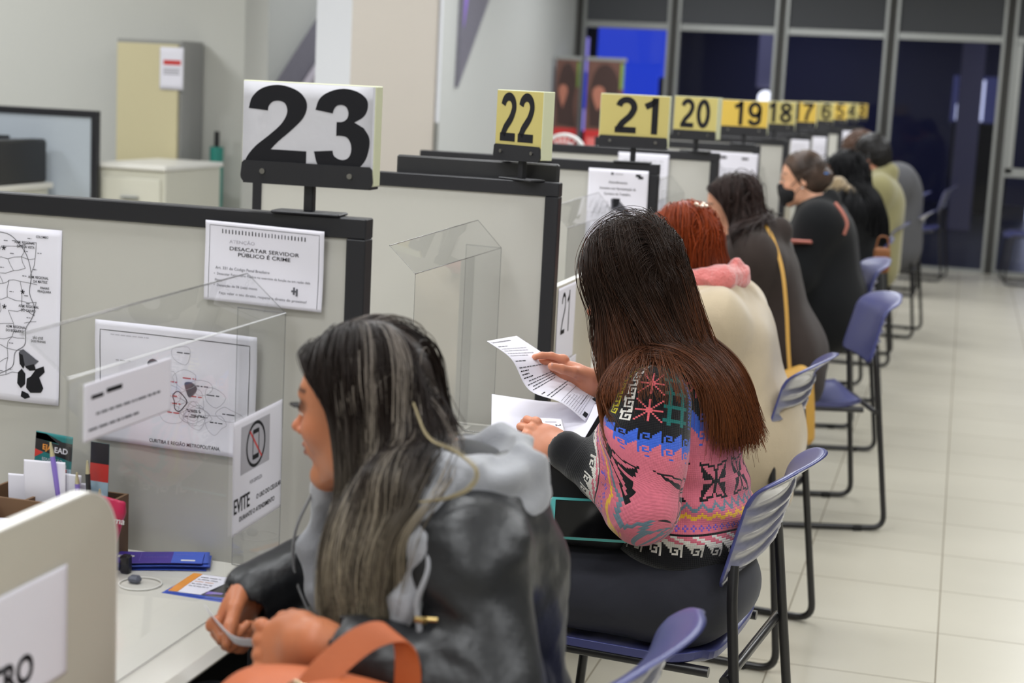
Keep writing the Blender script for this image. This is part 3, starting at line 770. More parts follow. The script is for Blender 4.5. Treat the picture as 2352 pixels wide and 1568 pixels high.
# ---------------------------------------------------------------- black display behind sign 22, fan
t = tag(empty('monitor', (-1.13, 3.95, .712)), 'black monitor seen from behind, between signs 22 and 21', 'monitor')
MB().box(-.20, .205, -.17, -.145, .33, .625, 0, .004).build('screen_back', mat('monitor_black', srgb(48, 48, 50), .35), t)
MB().box(-.02, .02, -.14, -.11, .0, .4, 0, .004).build('stand', m_blk, t); MB().box(-.12, .12, -.2, .02, 0, .012, 0, .004).build('foot', m_blk, t)
t = tag(empty('desk_fan', (-1.95, 7.6, .0)), 'white round fan top showing left below sign 21', 'fan')
MB().tube([(.11*math.cos(a), 0, 1.18+.11*math.sin(a)) for a in np.linspace(0, 6.283, 33)[:-1]], .009, 8, closed=True).build('guard_ring', m_white, t)
g_ = MB()
for a in np.linspace(0, 3.14159, 13)[:-1]: g_.tube([(.11*math.cos(a), 0, 1.18+.11*math.sin(a)), (.03*math.cos(a), -.03, 1.18+.03*math.sin(a)), (-.03*math.cos(a), -.03, 1.18-.03*math.sin(a)), (-.11*math.cos(a), 0, 1.18-.11*math.sin(a))], .002, 5)
for r_ in (.05, .08): g_.tube([(r_*math.cos(a), -.02, 1.18+r_*math.sin(a)) for a in np.linspace(0, 6.283, 25)[:-1]], .002, 5, closed=True)
g_.build('guard', m_white, t)
MB().tube([(0, .02, 1.2), (0, .10, 1.2)], .045, 16).build('motor', m_white, t); MB().tube([(0, .05, 0), (0, .05, 1.16)], .012, 10).tube([(0, .05, 0), (0, .05, .02)], .14, 20).build('stand', m_white, t)
t.location = (-1.87, 7.75, .0)
# ================================================================ people
m_skin = mat('skin', (1, 1, 1, 1), .42, spec=.4, vcol=True, sss=.12, noise=(90, .03), bump=(500, .12, .0006))
m_eye = mat('eye_white', srgb(225, 220, 215), .15); m_iris = mat('iris_brown', srgb(45, 28, 20), .1); m_lash = mat('lash_black', srgb(14, 12, 12), .6)
def hairmat(name, rough=.38, spec=.35):
    m = mat(name, (.02, .02, .02, 1), rough, spec=spec, vcol=True); return m
m_hair = hairmat('hair_strands', .40, .25)
def lerp(a, b, t): return np.asarray(a)*(1-t)+np.asarray(b)*t
def c3(r, g, b): return np.array(srgb(r, g, b)[:3])

def frame(pitch=0., yaw=0., roll=0.):
    """columns forward,left,up of a head that faces world -x"""
    return np.array(Matrix.Rotation(math.pi+yaw, 3, 'Z')@Matrix.Rotation(pitch, 3, 'Y')@Matrix.Rotation(roll, 3, 'X'))
def head_ops(c, R, s=1., nose=1.):
    c = np.array(c, float); L = lambda *p: c+R@(np.array(p, float)*s)
    o = [('e', L(-.012, 0, .045), np.array([.094, .074, .086])*s, 0, R),
         ('e', L(.036, 0, -.012), np.array([.052, .060, .088])*s, .03*s, R),
         ('c', L(.02, .034, -.078), L(.062, .010, -.098), .020*s, .016*s, .03*s), ('c', L(.02, -.034, -.078), L(.062, -.010, -.098), .020*s, .016*s, .03*s),
         ('e', L(.074, 0, -.096), np.array([.016, .018, .015])*s, .018*s, R),
         ('e', L(-.005, .040, -.05), np.array([.035, .022, .040])*s, .03*s, R), ('e', L(-.005, -.040, -.05), np.array([.035, .022, .040])*s, .03*s, R),
         ('c', L(.072, .034, .034), L(.083, .010, .030), .010*s, .009*s, .016*s), ('c', L(.072, -.034, .034), L(.083, -.010, .030), .010*s, .009*s, .016*s),
         ('e', L(.058, .036, -.022), np.array([.022, .020, .018])*s, .022*s, R), ('e', L(.058, -.036, -.022), np.array([.022, .020, .018])*s, .022*s, R),
         ('-e', L(.094, .031, .010), np.array([.018, .017, .012])*s, .012*s, R), ('-e', L(.094, -.031, .010), np.array([.018, .017, .012])*s, .012*s, R),
         ('c', L(.082, 0, .022), L(.100, 0, -.016), .0075*s, .0095*s, .010*s), ('e', L(.1055*nose, 0, -.0205), np.array([.0115, .0105, .0095])*s, .007*s, R),
         ('e', L(.094, .0115, -.026), np.array([.010, .006, .0065])*s, .005*s, R), ('e', L(.094, -.0115, -.026), np.array([.010, .006, .0065])*s, .005*s, R),
         ('e', L(.078, 0, -.052), np.array([.016, .026, .020])*s, .012*s, R),
         ('c', L(.083, .017, -.0515), L(.0965, .003, -.0475), .0035*s, .0052*s, .004*s), ('c', L(.083, -.017, -.0515), L(.0965, -.003, -.0475), .0035*s, .0052*s, .004*s),
         ('c', L(.083, .014, -.0575), L(.0945, 0, -.0605), .0035*s, .0062*s, .003*s), ('c', L(.083, -.014, -.0575), L(.0945, 0, -.0605), .0035*s, .0062*s, .003*s),
         ('-e', L(.098, 0, -.073), np.array([.010, .016, .0055])*s, .008*s, R),
         # eyelids
         ('e', L(.0745, .031, .0125), np.array([.0135, .0150, .0115])*s, .004*s, R), ('e', L(.0745, -.031, .0125), np.array([.0135, .0150, .0115])*s, .004*s, R)]
    for q in (1, -1):
        E = R@np.array(Matrix.Rotation(q*.35, 3, 'Z'))
        o += [('e', L(-.012, q*.077, -.002), np.array([.017, .006, .030])*s, .006*s, E), ('-e', L(-.008, q*.084, .002), np.array([.009, .005, .018])*s, .004*s, E)]
    return o
def head_col(c, R, s, skin, lip=None, shadow=0):
    c = np.array(c, float)
    def f(v):
        q = ((v-c)@R)/s; n = len(v); col = np.tile(np.asarray(skin, float), (n, 1))
        lp = np.asarray(lip if lip is not None else lerp(skin, c3(150, 60, 60), .5))
        m = np.exp(-(((q[:, 2]+.0545)/.0085)**4))*(q[:, 0] > .078)*np.clip((.021-np.abs(q[:, 1]))/.004, 0, 1)
        col = col*(1-m[:, None])+lp*m[:, None]
        fl = np.exp(-((q[:, 0]-.10)/.02)**2-((q[:, 1])/.02)**2-((q[:, 2]+.02)/.015)**2)+.5*np.exp(-((q[:, 0]-.06)/.03)**2-((np.abs(q[:, 1])-.045)/.02)**2-((q[:, 2]+.02)/.025)**2)
        col = lerp(col, np.tile(c3(205, 110, 92), (n, 1)), np.clip(fl, 0, 1)[:, None]*.35)
        # brows
        bz = .036+.010*np.clip((np.abs(q[:, 1])-.012)/.02, 0, 1)-.008*np.clip((np.abs(q[:, 1])-.032)/.02, 0, 1)
        b = np.exp(-(((q[:, 2]-bz)/.0036)**2))*(np.abs(q[:, 1]) > .010)*(np.abs(q[:, 1]) < .052)*(q[:, 0] > .045)
        col = lerp(col, np.tile(c3(38, 28, 24), (n, 1)), np.clip(b, 0, 1)[:, None]*.85)
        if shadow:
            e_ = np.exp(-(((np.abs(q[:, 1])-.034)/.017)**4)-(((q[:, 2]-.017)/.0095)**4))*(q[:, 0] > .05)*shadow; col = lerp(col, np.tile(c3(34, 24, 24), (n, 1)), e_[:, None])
        m2 = (q[:, 2] < -.0553)*(q[:, 2] > -.0567)*(q[:, 0] > .08)*(np.abs(q[:, 1]) < .018)
        col[m2] = c3(60, 22, 22)
        return col
    return f
def eyes(c, R, s, parent, makeup=False):
    c = np.array(c, float); L = lambda *p: c+R@(np.array(p, float)*s)
    for q in (1, -1):
        e = MB(); N = 14; ce = L(.0755, q*.031, .0105); r = .0125*s; v = []; f = []
        for i in range(N+1):
            for j in range(N*2):
                a = math.pi*i/N; b = math.pi*j/N
                v.append(ce+R@np.array([math.cos(a), math.sin(a)*math.cos(b), math.sin(a)*math.sin(b)])*r)
        for i in range(N):
            for j in range(2*N):
                f.append((i*2*N+j, i*2*N+(j+1) % (2*N), (i+1)*2*N+(j+1) % (2*N), (i+1)*2*N+j))
        e.add(v, f, 0, True)
        for k, ff in enumerate(f):
            if k//(2*N) < 3: e.m[k] = 1
        eb = e.build('eyeball', [m_eye, m_iris], parent)
        lb = MB(); n = 26 if makeup else 12
        for i in range(n):
            t = i/(n-1); yy = q*(.020+.024*t); a = L(.0885-.010*abs(t-.35)**1.3*1.3, yy, .0155+.001*math.sin(3.1*t)); ln = (.015 if makeup else .005)*(.7+.5*t)
            d = R@np.array([.85-.3*t, q*(.1+.5*t), .25]); m_ = a+d*ln*s*.5+R@np.array([0, 0, -.0014]); b_ = a+d*ln*s+R@np.array([0, 0, .001])
            lb.tube([a, m_, b_], [.0012 if makeup else .0008, .0008, .00015], 4)
        a_ = [L(.0885-.010*abs(t-.35)**1.3*1.3, q*(.020+.024*t), .0155+.001*math.sin(3.1*t)) for t in np.linspace(0, 1, 9)]
        lb.tube(a_, (.0022 if makeup else .0007), 5); lb.build('eyelashes', m_lash, parent)

def hand_ops(w, F, N, ts, curls, thumb=(.75, .55, -.35, .3, .5), s=1., spread=.05):
    """w wrist, F towards fingers, N back of hand, ts=+1/-1 thumb side, curls: 4x(a,b,c)"""
    w = np.array(w, float); F = np.array(F, float); F /= np.linalg.norm(F); N = np.array(N, float); N -= F*(N@F); N /= np.linalg.norm(N); Yv = np.cross(N, F)*ts
    R = np.stack([F, Yv, N], 1); L = lambda *p: w+R@(np.array(p, float)*s)
    o = [('e', L(.042, .0, 0), np.array([.052, .037, .0150])*s, 0, R), ('e', L(.028, .022, -.006), np.array([.030, .016, .014])*s, .014*s, R),
         ('e', L(.050, -.024, -.004), np.array([.038, .014, .012])*s, .01*s, R), ('c', L(-.010, 0, 0), L(.012, 0, 0), .023*s, .024*s, .02*s)]
    ys = [.027, .009, -.010, -.028]; ln = [.072, .080, .074, .058]; rr = [.0086, .0088, .0083, .0074]; tips = []; fo = []
    for i in range(4):
        a = np.array([.080-.004*abs(i-1), ys[i], .003]); ang = 0; sp = (1.5-i)*spread
        seg = [.44, .31, .25]
        for j in range(3):
            ang += curls[i][j]; d = np.array([math.cos(ang), math.sin(sp)*math.cos(ang), -math.sin(ang)]); b = a+d*ln[i]*seg[j]
            fo.append(('c', L(*a), L(*b), (rr[i]-j*.0007)*s, (rr[i]-(j+1)*.0007)*s, .0035*s)); a = b
        tips.append(L(*a))
        fo.append(('e', L(.080, ys[i], .006), np.array([.011, .0095, .0085])*s, .006*s, R))
    x, y, z, b1, b2 = thumb; d = np.array([x, y, z]); d /= np.linalg.norm(d); a = np.array([.014, .026, -.006]); b = a+d*.040
    ax = np.array([.55, -.8, -.1]); fo.append(('c', L(*a), L(*b), .0135*s, .0112*s, .012*s))
    for q, l, r0, r1 in ((b1, .030, .0108, .0098), (b2, .026, .0098, .0080)):
        d = d+ax*q; d /= np.linalg.norm(d); e = b+d*l; fo.append(('c', L(*b), L(*e), r0*s, r1*s, .004*s)); b = e
    tips.append(L(*b))
    return o+fo, tips, R
def bbox(pts, m):
    P = np.array(pts); return P.min(0)-m, P.max(0)+m
def join_meshes(parts):
    v = []; f = []; n = 0; c = []
    for a, b, col in parts: v.append(a); f.append(b+n); n += len(a); c.append(col)
    return np.concatenate(v), np.concatenate(f), np.concatenate(c)
def nails(tips, dirs, nrm, parent, s=1.):
    mb = MB()
    for t, d, n in zip(tips, dirs, nrm):
        d = np.array(d)/np.linalg.norm(d); n = np.array(n)-d*(np.array(n)@d); n /= np.linalg.norm(n); y = np.cross(n, d); v = []
        for i in range(5):
            for j in range(5):
                u = (i/4-.5)*.011; w_ = (j/4-.5)*.0095; k = 1-.25*(abs(j/4-.5)*2)**2*(1 if i > 2 else .6)
                v.append(t+d*(u*k+.001)*s+y*w_*s+n*(.0083-.0022*(abs(j/4-.5)*2)**2)*s)
        mb.add(v, [(i*5+j, i*5+j+1, i*5+j+6, i*5+j+5) for i in range(4) for j in range(4)], 0, True)
    return mb.build('fingernail', mat('nail_pink', srgb(226, 178, 166), .4), parent)

def strands_mesh(name, P, rad, cols, parent, m=None):
    """P (n,t,3) strands -> one mesh of fine three-sided fibres"""
    n, t, _ = P.shape; Tn = np.gradient(P, axis=1); Tn /= np.linalg.norm(Tn, axis=2, keepdims=True)+1e-9
    up = np.zeros_like(Tn); up[..., 1] = 1.; up[..., 0] = .37
    A = np.cross(Tn, up); A /= np.linalg.norm(A, axis=2, keepdims=True)+1e-9; Bv = np.cross(Tn, A)
    rad = np.broadcast_to(rad, (n, t))[..., None]; V = []
    for k in range(3):
        a = 2*math.pi*k/3; V.append(P+rad*(A*math.cos(a)+Bv*math.sin(a)))
    V = np.stack(V, 2).reshape(-1, 3)
    i, j = np.meshgrid(np.arange(n), np.arange(t-1), indexing='ij'); b = (i*t+j)*3; F = []
    for k in range(3): F.append(np.stack([b+k, b+(k+1) % 3, b+3+(k+1) % 3, b+3+k], -1).reshape(-1, 4))
    C = np.repeat(cols.reshape(-1, 3), 3, 0)
    return mesh_np(name, V, np.concatenate(F), m or m_hair, parent, True, C)
def grow(n, c, R, s, coll, steps, h, seed, part=0., comb=(-.35, 1., -.15), hold=.86, zmin=None, layer=(.003, .022), noise=.10, clump=(90, .5), wave=0., endz=None, grad_e=.004, back=1., target=None, fclamp=None, rise=10, nstick=13):
    r = np.random.default_rng(seed); c = np.array(c, float)
    hx = [-.11, -.05, .0, .03, .055, .08]; hz = zmin or [-.070, -.055, -.015, .030, .075, .105]
    q = r.normal(size=(n*4, 3)); q /= np.linalg.norm(q, axis=1)[:, None]; q[:, 2] = q[:, 2]
    l = np.array([-.012, 0, .045])+q*np.array([.094, .074, .086]); k = l[:, 2] > np.interp(l[:, 0], hx, hz); l = l[k][:n]; q = q[k][:n]; n = len(l)
    nl = q/np.array([.094, .074, .086]); nl /= np.linalg.norm(nl, axis=1)[:, None]
    sg = np.where(l[:, 1]-part >= 0, 1., -1.); near = np.exp(-np.abs(l[:, 1]-part)/.05)
    d = np.stack([np.full(n, comb[0])-.9*(l[:, 0] < -.05)*back, sg*comb[1], np.full(n, comb[2])], 1)+r.normal(size=(n, 3))*.05
    d -= nl*(d*nl).sum(1)[:, None]; d /= np.linalg.norm(d, axis=1)[:, None]
    P = [c+(l*s)@R.T]; d = d@R.T; p = P[0].copy(); lay = r.uniform(*layer, n)*(.6+.8*r.random(n)); g = np.array([0, 0, -1.])
    def push(p, off, stick=False):
        e = grad_e
        for _ in range(2):
            dd = coll(p.astype(np.float32)); k = dd < off
            if stick:
                k = np.abs(dd-off) > .0004
            if not k.any(): break
            G = np.stack([coll((p[k]+np.eye(3)[a]*e).astype(np.float32))-dd[k] for a in range(3)], 1); G /= np.linalg.norm(G, axis=1)[:, None]+1e-9
            p[k] += G*(off[k]-dd[k])[:, None]
        return p
    N = r.normal(size=(n, 3))*noise; E = target(l, sg, r) if target else None
    def clampf(p):
        if fclamp:
            q_ = ((p-c)@R)/s; xm = np.interp(q_[:, 2], *fclamp); k = q_[:, 0] > xm; q_[k, 0] = xm[k]; p[k] = c+(q_[k]*s)@R.T
        return p
    for i in range(steps):
        a = hold if i < 10 else hold*.92
        if i % 6 == 0: N = .6*N+r.normal(size=(n, 3))*noise*.5
        pull = g if E is None else np.where((P[0][:, 2] > -9)[:, None], (E-p)/(np.linalg.norm(E-p, axis=1)[:, None]+.02), g)*min(1, i/10)+g*(1-min(1, i/10))
        nd = d*a+pull*(1-a)*1.6+N*(.12 if i > nstick else .04); nd /= np.linalg.norm(nd, axis=1)[:, None]
        q0 = p.copy(); p = p+nd*h; p = push(p, lay*min(1, .25+i/rise), i < nstick); p = clampf(p); d = p-q0; d /= np.linalg.norm(d, axis=1)[:, None]+1e-9; P.append(p.copy())
    P = np.stack(P, 1); T_ = P.shape[1]
    ncl, amt = clump
    if ncl:
        gi = r.choice(n, ncl, replace=False); mid = P[:, T_//3]; gm = mid[gi]
        own = np.argmin(((mid[:, None]-gm[None])**2).sum(2), 1); t = np.linspace(0, 1, T_)[None, :, None]
        P = P*(1-amt*t**1.2)+P[gi][own]*(amt*t**1.2)
        if wave:
            ph = r.uniform(0, 6.28, ncl)[own]; fq = r.uniform(1.6, 3.0, ncl)[own]; ax = r.normal(size=(ncl, 3)); ax[:, 2] *= .1; ax /= np.linalg.norm(ax, axis=1)[:, None]
            P += (np.sin(ph[:, None]+np.linspace(0, 6.28, T_)[None]*fq[:, None])*np.linspace(0, 1, T_)[None]**1.5*wave)[..., None]*ax[own][:, None]
        Q = P.reshape(-1, 3); Q = push(Q, np.repeat(lay*.7, T_)*np.tile(np.clip(np.arange(T_)/rise, .15, 1), n)); P = clampf(Q).reshape(P.shape)
    else: own = np.zeros(n, int)
    if endz is not None:       # cut to a length: resample each strand to where it drops below its own hem height
        hem = r.normal(endz[0], endz[1], n); out = np.empty_like(P)
        if len(endz) > 2: hem = endz[2](P[:, 0], hem, r)
        for i in range(n):
            z = P[i, :, 2]; k = np.argmax(z < hem[i]); k = T_-1 if k == 0 else max(k, 6)
            u = np.linspace(0, k, T_); i0 = np.minimum(u.astype(int), T_-2); fr_ = (u-i0)[:, None]; out[i] = P[i, i0]*(1-fr_)+P[i, i0+1]*fr_
        P = out
    return P, own, r
def tidy(P, c, R, s, lim=.036, own=None):
    sk = d_ell(P.reshape(-1, 3).astype(np.float32), c+R@(np.array([-.012, 0, .045])*s), np.array([.094, .074, .086])*s, R).reshape(P.shape[:2])
    bad = ((sk > lim) & (P[..., 2] > c[2]+.035)).any(1); return P[~bad] if own is None else (P[~bad], own[~bad])
def hair_cap(name, c, R, s, col, parent, grow_=.006, extra=(), h=.005, zl=None, mat_=None, nz=.0):
    """close-lying hair volume on the skull"""
    c = np.array(c, float); L = lambda *p: c+R@(np.array(p, float)*s)
    base = [('e', L(-.014, 0, .046), (np.array([.094, .074, .086])+grow_)*s, 0, R), ('e', L(-.045, 0, -.01), (np.array([.058, .066, .070])+grow_)*s, .03, R)]+list(extra)
    f0 = shape(base)
    def fn(P):
        d = f0(P)
        q = ((P-c.astype(np.float32))@R.astype(np.float32))/s
        lim = np.interp(q[:, 0], [-.12, -.05, .0, .03, .055, .085], zl or [-.10, -.09, -.03, .018, .068, .10])
        d = np.maximum(d, (lim-q[:, 2])*s*.8)
        if nz: d = d+fbm(P, 160, 5, 2)*nz
        return d
    lo, hi = bbox([c], .17*s+.03)
    if extra:
        pts = [c]+[o[1] for o in extra if not callable(o[1])]; lo, hi = bbox(pts, .17*s+.02)
    cf = (lambda v: np.tile(col, (len(v), 1))*(1+.25*fbm(v, 130, 3, 2))[:, None]) if not callable(col) else col
    return sd_mesh(name, fn, lo, hi, h, mat_ or m_hair, parent, cf)
def folds(base, amp, s, seed, stretch=(1, 1, 1)):
    st = np.array(stretch, np.float32)
    def fn(P): 
        d = base(P); k = np.abs(d) < .05
        if k.any():
            w_ = fbm(P[k]*st, s, seed, 2); d[k] -= amp*(1-np.abs(w_)*1.6)
        return d
    return fn
def seated_joints(pel, ch, nk, sh=.17, knee=.43, el=None, wr=None):
    y = pel[1]; J = dict(pel=np.array(pel, float), ch=np.array(ch, float), nk=np.array(nk, float))
    for q, n_ in ((-1, 'L'), (1, 'R')):
        J['sh'+n_] = J['ch']+np.array([.0, q*sh, .085]); J['el'+n_] = J['sh'+n_]+np.array([-.07, q*.045, -.22]); J['wr'+n_] = J['el'+n_]+np.array([-.20, -q*.07, .02])
        J['hip'+n_] = J['pel']+np.array([0, q*.095, -.01]); J['kn'+n_] = J['hip'+n_]+np.array([-knee, q*.03, .0]); J['an'+n_] = J['kn'+n_]+np.array([.06, 0, -.44])
    return J
def upper_ops(J, g=0., k=.05, arms=True, wid=1.):
    a = np.array([0, .065*wid, 0]); o = []
    for q in (1, -1): o.append(('c', J['pel']+a*q*1.1, J['ch']+a*q, .115+g, .112+g, k))
    o += [('c', J['shL'], J['shR'], .058+g, .058+g, k), ('c', J['ch'], J['nk'], .085+g*.6, .052+g*.5, k)]
    if arms:
        for n_ in 'LR': o += [('c', J['sh'+n_], J['el'+n_], .052+g, .042+g, k*.6), ('c', J['el'+n_], J['wr'+n_], .042+g, .030+g*.8, k*.5)]
    return o
def leg_ops(J, g=0., k=.05):
    o = [('e', J['pel']+np.array([.01, 0, -.01]), (.13+g, .185+g, .11+g), 0)]
    for n_ in 'LR': o += [('c', J['hip'+n_], J['kn'+n_], .082+g, .060+g, k), ('c', J['kn'+n_], J['an'+n_], .056+g, .045+g, .03)]
    return o
def shoes(J, parent, col, name='shoe'):
    for n_ in 'LR':
        a = J['an'+n_]; b = a+np.array([-.14, 0, -.0]); zc = .045
        sd_mesh(name, shape([('c', (a[0]+.03, a[1], zc), (b[0], b[1], zc-.005), .040, .034, 0), ('c', (a[0], a[1], .06), (a[0], a[1], .10), .042, .040, .03), ('-b', (a[0], a[1], -.5), (.5, .5, .505), 0, .004)]), (b[0]-.06, a[1]-.07, -.01), (a[0]+.1, a[1]+.07, .16), .008, col, parent)

# ---------------------------------------------------------------- woman with blond streaks (nearest)
SK1 = c3(184, 118, 82)
P1 = tag(empty('person', (-.58, 1.97, 0)), 'seated woman with long blond-streaked hair, grey hood and black leather jacket', 'person', 'people seated along the row')
def at(root, objs=None):
    """parts were modelled in world space: move them into their thing's frame"""
    M = root.matrix_basis.inverted()
    for ch in root.children:
        if ch.type == 'MESH' and not ch.get('_done'): ch.data.transform(M@ch.matrix_basis); ch.matrix_basis = Matrix.Identity(4); ch['_done'] = 1
    for ch in root.children:
        for g_ in ch.children:
            if g_.type == 'MESH' and not g_.get('_done'): g_.data.transform(M@g_.matrix_basis); g_.matrix_basis = Matrix.Identity(4); g_['_done'] = 1
def person1():
    t = P1; c = np.array([-.738, 2.0, 1.083]); R = frame(.13, -.05); s = .90
    J = seated_joints((-.56, 1.97, .57), (-.60, 1.98, .89), (-.635, 1.985, 1.0), .165)
    J['shL'] = np.array([-.530, 1.835, .952]); J['shR'] = np.array([-.63, 2.15, .955])
    J['elL'] = np.array([-.470, 1.755, .80]); J['wrL'] = np.array([-.685, 1.745, .853])
    J['elR'] = np.array([-.745, 2.20, .865]); J['wrR'] = np.array([-.893, 2.025, .822])
    hd = head_ops(c, R, s); L = lambda *p: c+R@(np.array(p, float)*s)
    neck = [('c', L(-.02, 0, -.05), J['nk'], .050, .056, .03), ('c', J['nk'], J['ch'], .06, .09, .04)]
    hL, tL, RL = hand_ops(J['wrL']+np.array([-.018, 0, -.002]), (-.86, .30, -.30), (-.30, -.80, .30), -1, [(1.0, 1.25, .6), (1.15, 1.4, .8), (1.25, 1.45, .8), (1.3, 1.45, .8)], (.95, .30, -.42, .25, .25), .95, .02)
    hR, tR, RR = hand_ops(J['wrR']+np.array([-.004, -.010, -.010]), (-.22, -.62, -.62), (-.88, .10, -.05), 1, [(1.0, 1.25, .6), (1.15, 1.4, .8), (1.25, 1.45, .8), (1.3, 1.45, .8)], (.95, .30, -.42, .25, .25), .95, .02)
    parts = []
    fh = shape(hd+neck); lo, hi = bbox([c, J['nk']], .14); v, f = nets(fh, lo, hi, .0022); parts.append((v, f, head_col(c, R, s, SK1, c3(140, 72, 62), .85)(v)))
    body = shape(upper_ops(J, -.012)+leg_ops(J, -.012)); lo, hi = bbox([x for x in J.values()], .14); v, f = nets(body, lo, hi, .012); parts.append((v, f, np.tile(SK1, (len(v), 1))))
    for ho, w_, e_, tp in ((hL, J['wrL'], J['elL'], tL), (hR, J['wrR'], J['elR'], tR)):
        fo = shape(ho+[('c', e_, w_, .036, .026, .02)]); lo, hi = bbox([o_[1] for o_ in ho]+[o_[2] for o_ in ho if o_[0] == 'c']+[w_+(e_-w_)*.35], .03); v, f = nets(fo, lo, hi, .0018)
        col = np.tile(SK1*np.array([1.02, .95, .93]), (len(v), 1))*(1+.06*fbm(v, 60, 2, 2))[:, None]; parts.append((v, f, col))
    v, f, col = join_meshes(parts); mesh_np('body', v, f, m_skin, t, True, col)
    eyes(c, R, s, t, True)
    # black top, grey hooded sweatshirt, leather jacket
    m_top = mat('black_cotton', srgb(24, 24, 28), .9, sheen=.2); m_hood = mat('grey_fleece', srgb(150, 151, 156), .95, spec=.15, noise=(45, .10), bump=(260, .35, .003), sheen=.4)
    m_lea = mat('black_leather', srgb(26, 27, 30), .40, spec=.5, noise=(30, .15), bump=(60, .4, .004))
    m_den = mat('dark_denim', srgb(36, 38, 52), .85)
    tor = [('e', (-.605, 1.98, .86), (.150, .185, .20), 0), ('e', (-.56, 1.97, .62), (.15, .19, .16), .08), ('c', J['shL']+np.array([0, 0, .0]), J['shR'], .055, .055, .06), ('e', (-.70, 1.99, .89), (.07, .13, .09), .06)]
    sd_mesh('shirt', shape(tor), (-.82, 1.74, .50), (-.38, 2.26, 1.08), .008, m_top, t)
    # jacket: shell with open front
    sl_ = [('c', J['shL'], J['elL'], .068, .062, .05), ('c', J['elL'], J['wrL']+np.array([.014, 0, -.002]), .062, .044, .02), ('c', J['shR'], J['elR'], .066, .058, .05), ('c', J['elR'], J['wrR']+np.array([.0, -.012, -.012]), .058, .043, .02)]
    jk = [('e', (-.615, 1.98, .85), (.168, .190, .22), 0), ('e', (-.570, 1.97, .64), (.150, .21, .16), .08), ('c', J['shL']+np.array([0, 0, .004]), J['shR']+np.array([0, 0, .004]), .068, .068, .05), ('e', (-.69, 2.06, .88), (.11, .12, .12), .05)]
    jf = shape(jk+[('-b', (-.86, 1.96, .84), (.20, .115, .30), .03, .02), ('-e', (-.64, 1.985, 1.06), (.10, .10, .07), .02)]+[o_[:5]+(.03,) for o_ in sl_]+[
                   ('-c', J['wrL'], J['wrL']+np.array([-.08, 0, .02]), .034, .036, .006), ('-c', J['wrR']+np.array([-.006, -.03, -.03]), J['wrR']+np.array([-.05, -.10, -.09]), .034, .038, .006)])
    def jfold(P):
        d = jf(P); k = np.abs(d) < .04
        if k.any():
            Q = P[k]; a = J['elL'].astype(np.float32); q = Q-a; rr = np.linalg.norm(q-np.array([-.05, 0, .02]), axis=1)
            w1 = np.sin(rr*150+2.2*np.sin(Q[:, 2]*38+Q[:, 1]*21))*np.exp(-rr/.09)*.0035
            w2 = fbm(Q*np.array([1, 1, .7], np.float32), 14, 4, 3)*.006+(np.abs(fbm(Q*np.array([.8, 1, 1.3], np.float32), 30, 14, 2))-.35)*-.006; q2 = Q-J['wrL'].astype(np.float32); r2 = np.linalg.norm(q2, axis=1)
            w3 = np.sin(Q[:, 0]*240+Q[:, 2]*60)*np.exp(-r2/.05)*.002; q3 = Q-J['elR'].astype(np.float32)+np.array([.06, .06, .02], np.float32)
            w4 = np.sin((Q[:, 0]-Q[:, 1])*110+np.sin(Q[:, 2]*60))*np.exp(-np.linalg.norm(q3, axis=1)/.08)*.004
            d[k] += w1+w2+w3+w4
        return d
    jo = sd_mesh('leather_jacket', jfold, (-.97, 1.64, .50), (-.34, 2.34, 1.10), .0052, m_lea, t)
    # zip and pocket puller
    MB().tube([(-.560, 1.722, .907), (-.535, 1.722, .909)], .0028, 8).tube([(-.560, 1.720, .907), (-.548, 1.716, .908)], .0042, 8).build('zip_puller', mat('brass', srgb(190, 165, 110), .3, 1), jo)
    # hooded sweatshirt: hood round the neck, two front edges
    hb = [('c', (-.668, 1.905, 1.015), (-.605, 1.885, 1.042), .026, .026, .02), ('c', (-.700, 1.915, 1.005), (-.625, 1.865, 1.020), .018, .024, .02), ('c', (-.625, 1.865, 1.020), (-.555, 1.88, 1.028), .026, .034, .02), ('c', (-.555, 1.88, 1.028), (-.512, 1.97, 1.026), .036, .036, .02),
          ('c', (-.512, 1.97, 1.026), (-.56, 2.07, 1.032), .036, .034, .02), ('c', (-.56, 2.07, 1.032), (-.68, 2.09, 1.01), .032, .022, .02), ('e', (-.560, 1.965, .998), (.085, .135, .035), .02),
          ('e', (-.525, 1.93, 1.040), (.040, .07, .024), .02), ('c', (-.615, 1.90, 1.045), (-.555, 1.965, 1.062), .016, .018, .012), ('c', (-.555, 1.965, 1.062), (-.49, 1.955, 1.045), .018, .020, .012), ('-e', (-.565, 1.97, 1.066), (.045, .065, .026), .015), ('-e', (-.515, 1.90, 1.068), (.026, .045, .014), .008),
          ('c', (-.585, 1.835, 1.01), (-.575, 1.795, .965), .026, .022, .02), ('c', (-.575, 1.795, .965), (-.592, 1.783, .90), .021, .018, .02), ('c', (-.592, 1.783, .90), (-.610, 1.780, .85), .017, .014, .02),
          ('c', (-.610, 1.780, .85), (-.618, 1.78, .76), .014, .013, .02), ('c', (-.70, 1.915, 1.0), (-.60, 1.845, 1.01), .02, .02, .02),
          ('c', (-.72, 2.07, 1.0), (-.800, 2.05, .965), .018, .014, .02), ('c', (-.800, 2.05, .965), (-.822, 2.04, .88), .014, .013, .02), ('c', (-.822, 2.04, .88), (-.800, 2.03, .79), .014, .013, .02), ('c', (-.800, 2.05, .95), (-.79, 2.10, .80), .02, .02, .03)]
    hf = shape(hb)
    sd_mesh('hooded_sweatshirt', lambda P: hf(P)-fbm(P, 34, 9, 2)*.0045+(np.abs(fbm(P*np.array([1.4, .8, 1.6], np.float32), 30, 19, 2))-.3)*.008, (-.87, 1.73, .68), (-.42, 2.16, 1.10), .0042, m_hood, t)
